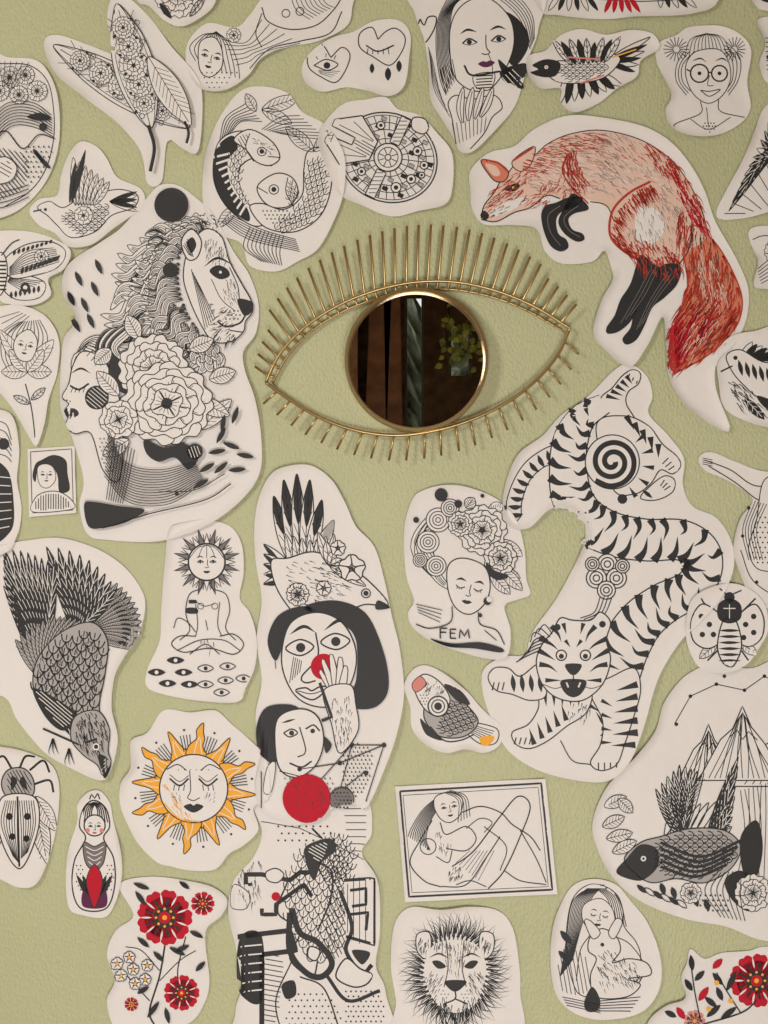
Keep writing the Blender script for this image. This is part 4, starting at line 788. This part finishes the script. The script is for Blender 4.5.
n2=nt.nodes.new('ShaderNodeTexVoronoi'); n2.inputs['Scale'].default_value=190; nt.links.new(mp.outputs['Vector'],n2.inputs['Vector'])
ad=nt.nodes.new('ShaderNodeMath'); ad.operation='ADD'; nt.links.new(n1.outputs['Fac'],ad.inputs[0]); nt.links.new(n2.outputs['Distance'],ad.inputs[1])
bp=nt.nodes.new('ShaderNodeBump'); bp.inputs['Strength'].default_value=.6; bp.inputs['Distance'].default_value=.0024; nt.links.new(ad.outputs[0],bp.inputs['Height']); nt.links.new(bp.outputs['Normal'],b.inputs['Normal'])
n3=nt.nodes.new('ShaderNodeTexNoise'); n3.inputs['Scale'].default_value=2.5; nt.links.new(tc.outputs['Object'],n3.inputs['Vector'])
r=nt.nodes.new('ShaderNodeValToRGB'); r.color_ramp.elements[0].position=.3; r.color_ramp.elements[1].position=.7
r.color_ramp.elements[0].color=(.485,.495,.295,1); r.color_ramp.elements[1].color=(.515,.525,.32,1); nt.links.new(n3.outputs['Fac'],r.inputs['Fac']); nt.links.new(r.outputs['Color'],b.inputs['Base Color'])
box('wall_front',(-2.5,0,0),(2.5,.1,3.1),WM)
CREAM=mat('cream_plaster',(.66,.62,.54),.9,noise=(3,.3,(.70,.66,.58))); WOOD=mat('dark_timber',(.10,.038,.018),.6,noise=(9,.2,(.24,.10,.045))); FL=mat('oak_floor',(.36,.22,.11),.5,noise=(6,.2,(.45,.28,.15)))
box('floor',(-2.5,-4.7,-.1),(2.5,0,0),FL); box('ceiling',(-2.5,-4.7,3.1),(2.5,0,3.2),CREAM)
box('wall_left',(-2.6,-4.7,0),(-2.5,0,3.1),CREAM); box('wall_right',(2.5,-4.7,0),(2.6,0,3.1),CREAM)
wb=bpy.data.objects.new('wall_back',None); bpy.context.collection.objects.link(wb)
DW=mat('back_wall_timber_panel',(.045,.025,.015),.7,noise=(14,.2,(.11,.06,.035)))
for i,(lo,hi) in enumerate((((-2.5,-4.8,0),(.13,-4.7,3.1)),((.25,-4.8,0),(.40,-4.7,3.1)),((.55,-4.8,0),(2.5,-4.7,3.1)),((.13,-4.8,0),(.25,-4.7,1.1)),((.13,-4.8,2.85),(.25,-4.7,3.1)),((.40,-4.8,0),(.55,-4.7,2.35)),((.40,-4.8,2.68),(.55,-4.7,3.1)))): box('panel_%d'%i,lo,hi,DW,wb)
WF=mat('window_frame_dark',(.05,.035,.03),.5)
wn=bpy.data.objects.new('window_1',None); bpy.context.collection.objects.link(wn)
for i,(lo,hi) in enumerate((((.13,-4.76,1.1),(.145,-4.7,2.85)),((.235,-4.76,1.1),(.25,-4.7,2.85)),((.13,-4.76,2.0),(.25,-4.7,2.03)))): box('frame_%d'%i,lo,hi,WF,wn)
wn=bpy.data.objects.new('window_2',None); bpy.context.collection.objects.link(wn)
for i,(lo,hi) in enumerate((((.40,-4.76,2.35),(.42,-4.7,2.68)),((.53,-4.76,2.35),(.55,-4.7,2.68)),((.40,-4.76,2.5),(.55,-4.7,2.52)))): box('frame_%d'%i,lo,hi,WF,wn)
# garden outside the windows
box('garden_ground',(-3,-9,-.1),(4,-4.8,0),mat('lawn',(.12,.18,.06),.9))
HG=mat('hedge_green',(.16,.20,.08),.9,noise=(7,.15,(.52,.54,.40)))
v=[];f=[]; random.seed(5); N=40
for i in range(N+1):
    for j in range(N+1): v.append((-2+4*i/N,-.25*math.sin(i*1.7+j)*math.cos(j*1.3)-.15*random.random(),3.15*j/N+.22*math.sin(i*.9)*(j/N)))
for i in range(N):
    for j in range(N): a=i*(N+1)+j; f.append((a,a+1,a+N+2,a+N+1))
o=newobj('garden_hedge',v,f,HG); o.location=(.5,-6.3,0)
o=box('timber_post',(-.13,-4.65,0),(.0,-4.5,3.1),WOOD); o.rotation_euler[1]=math.radians(2)
o=box('timber_post',(.02,-4.62,0),(.12,-4.5,3.1),WOOD); o.rotation_euler[1]=math.radians(-1)
LG=mat('weathered_timber',(.24,.13,.07),.7,noise=(12,.2,(.38,.22,.12))); box('timber_beam',(-.34,-4.64,0),(-.16,-4.5,3.1),LG)
# hanging vine
pl=bpy.data.objects.new('hanging_vine_plant',None); bpy.context.collection.objects.link(pl); pl.location=(.46,-4.42,2.62)
LF=mat('leaf_green',(.10,.16,.02),.5,noise=(20,.2,(.42,.44,.08))); STM=mat('vine_stem',(.10,.12,.03),.6)
v=[];f=[];sv=[];sf=[]
random.seed(3)
for k in range(15):
    x,y,z=random.uniform(-.07,.07),random.uniform(-.05,.05),random.uniform(.0,.12); pts=[]
    for j in range(8):
        pts.append((x,y,z)); x+=random.uniform(-.035,.035); y+=random.uniform(-.02,.02); z-=random.uniform(.03,.065)-(.06 if j<2 else 0)
        a=random.uniform(0,6.28); l=random.uniform(.03,.055); tl=random.uniform(-.5,.5)
        i0=len(v); u=Vector((math.cos(a),tl,math.sin(a)*.8)).normalized()*l; w=u.cross(Vector((0,1,.2))).normalized()*l*.4; c=Vector((x,y,z))
        for q in(c,c+u*.35+w,c+u*.75+w*.7,c+u*1.1,c+u*.75-w*.7,c+u*.35-w): v.append(tuple(q))
        f.append(tuple(range(i0,i0+6)))
    tube(pts,.002,sv,sf,5)
newobj('leaves',v,f,LF,pl,False); newobj('stems',sv,sf,STM,pl)
v,f=lathe([(.001,-.0),(.06,0),(.085,.10),(.08,.10),(.055,.01),(.001,.01)],24)
v=[(a,c,b_) for a,b_,c in v]
newobj('pot',v,f,mat('dark_pot',(.06,.035,.02),.8),pl)
sv=[];sf=[]; [tube([(.08*math.cos(a),.08*math.sin(a),.1),(0,0,.4)],.0015,sv,sf,5) for a in(0,2.1,4.2)]; tube([(0,0,.4),(0,0,.48)],.002,sv,sf,5); newobj('cords',sv,sf,STM,pl)
# ================================================================ lights
def area(name,loc,tgt,size,en,col,sy=None):
    l=bpy.data.lights.new(name,'AREA'); l.energy=en; l.color=col; l.size=size
    if sy: l.shape='RECTANGLE'; l.size_y=sy
    o=bpy.data.objects.new(name,l); bpy.context.collection.objects.link(o); o.location=loc
    o.rotation_euler=(Vector(tgt)-Vector(loc)).to_track_quat('-Z','Y').to_euler(); return o
area('key_window_light',(-1.6,-2.3,2.3),(0,0,1.05),.5,27,(1,.94,.87),.7)
area('low_fill_light',(.2,-2.9,.45),(.1,0,.65),1.4,48,(1,.975,.95),.8)
w=bpy.data.worlds.new('sky'); bpy.context.scene.world=w; w.use_nodes=True
w.node_tree.nodes['Background'].inputs[0].default_value=(.93,.97,1,1); w.node_tree.nodes['Background'].inputs[1].default_value=1.0
cam=bpy.data.cameras.new('camera'); co=bpy.data.objects.new('camera',cam); bpy.context.collection.objects.link(co)
co.location=(0,-2.2,1.5); co.rotation_euler=(math.radians(90),0,0); cam.sensor_fit='VERTICAL'; cam.sensor_height=24; cam.lens=24*2.2/2.048
bpy.context.scene.camera=co
bpy.context.scene.view_settings.view_transform='Standard'
